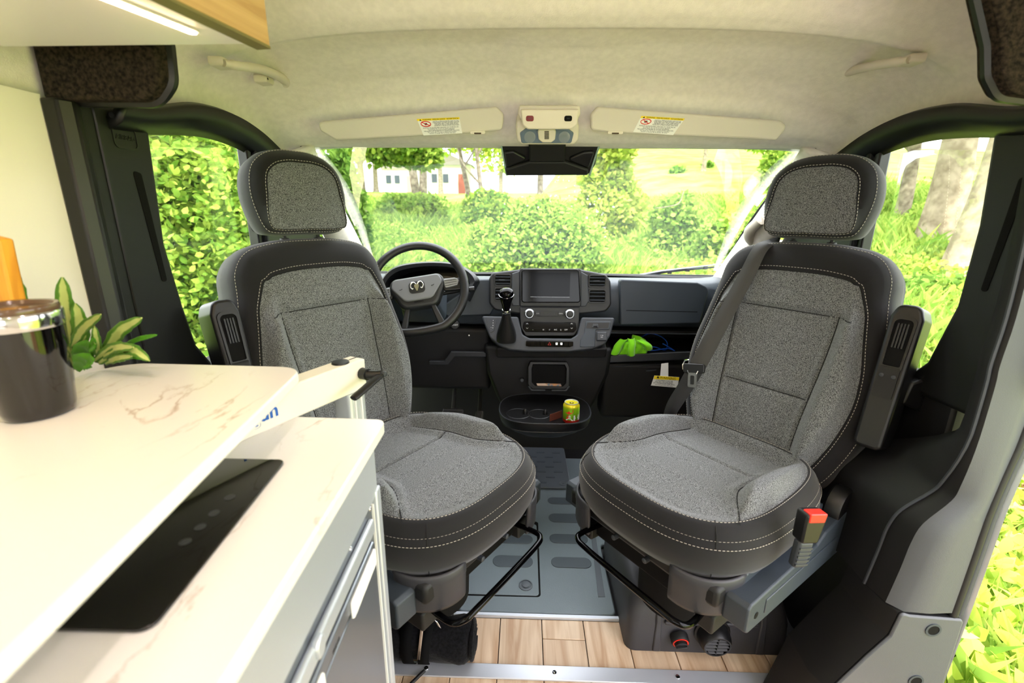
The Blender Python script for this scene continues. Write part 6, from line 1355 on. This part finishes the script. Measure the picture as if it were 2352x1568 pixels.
# right side window: trunks
tree('broad weathered stump-like trunk outside the passenger window', sideP(2172, 440, 10.5), 4.4, .33, [((-.4, 0, 3.3), (2.2, 1.4, .8), 1)], L_yel, 5000, .16, (.1, 0), barkp, forks=0)
tree('thick pale trunk at the edge of the passenger window', sideP(2262, 470, 9.0), 5.4, .36, [((0, .3, 4.2), (1.6, 1.3, .8), 1)], L_yel, 3000, .16, (.35, 0), barkp, forks=0)
tree('thin far trunk outside the passenger window', sideP(2090, 410, 13), 5.0, .15, [((0, 0, 3.6), (2.6, 1.6, 1.4), 1)], L_yel, 5000, .2, (-.1, 0))
tree('leafy tree between the passenger headrest and the stump', sideP(2030, 370, 15), 6.0, .12, [((0, 0, 4.0), (2.6, 1.8, 1.7), 1)], L_hedge, 5000, .22)
bush('low dark weeds at the foot of the stump', sideP(2140, 480, 8.0), (1.0, .7, .28), L_dark, 3500, .11)
# fallen dry branch on the right
fb0 = Vector(aY(1530, 475, 9.0)); q = LMB(fb0).tube(spline([tuple(aY(1505, 478, 9)), tuple(aY(1535, 474, 9)), tuple(aY(1560, 466, 9)), tuple(aY(1570, 440, 9.1))], 4), .009, 6).build('dry_branch', barkm); q.location = fb0; tag(q, 'dry bare branch lying over the weeds right of the central bush', 'branch')
# far house and shed between the trees
for px, Y, wd_, ht, lab, rc in ((1035, 55, 5.0, 3.0, 'white far house with a red brick end between the trees', (176, 92, 74)), (925, 58, 4.0, 2.6, 'small pale far house left of the twin trunks', (190, 150, 140))):
    p = aY(px, 388, Y); z = gz(p.x, p.y); Hs = thing('house', lab, 'house', (p.x, p.y, z))
    MB().box((0, 0, ht/2), (wd_, 4, ht)).build('wall', mat('far wall', (226, 222, 214), .8) if 'far wall' not in MATS else MATS['far wall'], Hs)
    MB().box((wd_*.3, -2.02, ht*.35), (wd_*.15, .1, ht*.7)).build('brick_end', mat('brick %d' % px, rc, .9), Hs)
    MB().loft([[(-wd_*.55, y, ht), (wd_*.55, y, ht), (0, y, ht+1.2)] for y in (-2.2, 2.2)]).build('roof', mat('far roof', (150, 140, 136), .9) if 'far roof' not in MATS else MATS['far roof'], Hs)
    for k in (-.3, -.05): MB().box((wd_*k, -2.03, ht*.55), (.6, .06, .9)).build('window', M_ink, Hs)
# grass: blades everywhere the windows look
def grass(name, n, xr, yr, hgt, wid, m, label, keep=None):
    X = rng.uniform(*xr, n); Y = yr[0]+(yr[1]-yr[0])*rng.random(n)**1.3
    if keep is not None: k = keep(X, Y); X, Y = X[k], Y[k]
    n = len(X); Z = np.array([gz(a, b_) for a, b_ in zip(X, Y)]); h = hgt*(.5+rng.random(n))*(1+.6*np.sin(X*1.3)*np.sin(Y*.9)); a = rng.random(n)*6.28; ww = wid*(.6+.8*rng.random(n))*(1+Y*.03)
    dx, dy = np.cos(a)*ww, np.sin(a)*ww; lx, ly = rng.normal(size=n)*h*.35, rng.normal(size=n)*h*.35
    V = np.stack([np.stack([X-dx, Y-dy, Z-.02], 1), np.stack([X+dx, Y+dy, Z-.02], 1), np.stack([X+lx*.4+dx*.7, Y+ly*.4+dy*.7, Z+h*.6], 1), np.stack([X+lx, Y+ly, Z+h], 1)], 1).reshape(-1, 3)
    i = np.arange(n)[:, None]*4; Fc = np.concatenate([i+[0, 1, 2], i+[0, 2, 3]], 1).reshape(-1)
    me = bpy.data.meshes.new(name); me.vertices.add(len(V)); me.vertices.foreach_set('co', V.astype(np.float32).ravel()); me.loops.add(len(Fc)); me.loops.foreach_set('vertex_index', Fc.astype(np.int32)); me.polygons.add(len(Fc)//3); me.polygons.foreach_set('loop_start', np.arange(0, len(Fc), 3, dtype=np.int32)); me.update(); me.validate(); me.materials.append(m)
    o = bpy.data.objects.new(name, me); COL.objects.link(o); tag(o, label, 'grass', kind='stuff'); return o
inv = lambda X, Y: (np.abs(X) > 1.25) | (Y > 3.0)
grass('meadow_grass', 150000, (-11, 11), (3.5, 26), .30, .012, L_grass, 'tall meadow grass and weeds in front of the van', inv)
grass('side_grass', 70000, (1.4, 9), (.2, 9), .20, .012, L_grass, 'sunlit grass and weeds on the passenger side', inv)
grass('side_grass', 60000, (-9, -1.4), (.2, 9), .20, .012, L_grass, 'sunlit grass and weeds on the driver side', inv)
# broad weed leaves
def weeds(name, n, xr, yr, size, m, label):
    X = rng.uniform(*xr, n); Y = yr[0]+(yr[1]-yr[0])*rng.random(n)**1.5; k = inv(X, Y); X, Y = X[k], Y[k]
    C = np.stack([X, Y, np.array([gz(a, b_) for a, b_ in zip(X, Y)])+.05+.30*rng.random(len(X))], 1); o = leaves_mesh(name, C, size, m, None); tag(o, label, 'weeds', kind='stuff'); return o
weeds('meadow_weeds', 80000, (-11, 11), (3.5, 24), .11, L_mid, 'broad-leaved weeds spread through the meadow grass')
weeds('side_weeds', 45000, (1.4, 8), (.3, 9), .08, L_yel, 'broad-leaved weeds on the passenger side')
weeds('side_weeds', 40000, (-8, -1.4), (.3, 9), .08, L_hedge, 'broad-leaved weeds on the driver side')
L_lit = leafmat('fallen leaves', (176, 130, 84), (226, 190, 140), .1)
n_ = 9000; X = rng.uniform(1.2, 4.5, n_); Y = rng.uniform(-.6, 4, n_); C = np.stack([X, Y, np.array([gz(a, b_) for a, b_ in zip(X, Y)])+.03+.05*rng.random(n_)], 1)
o = leaves_mesh('leaf_litter', C, .09, L_lit, None); tag(o, 'dry fallen leaves in the grass beside the open door', 'leaf litter', kind='stuff')
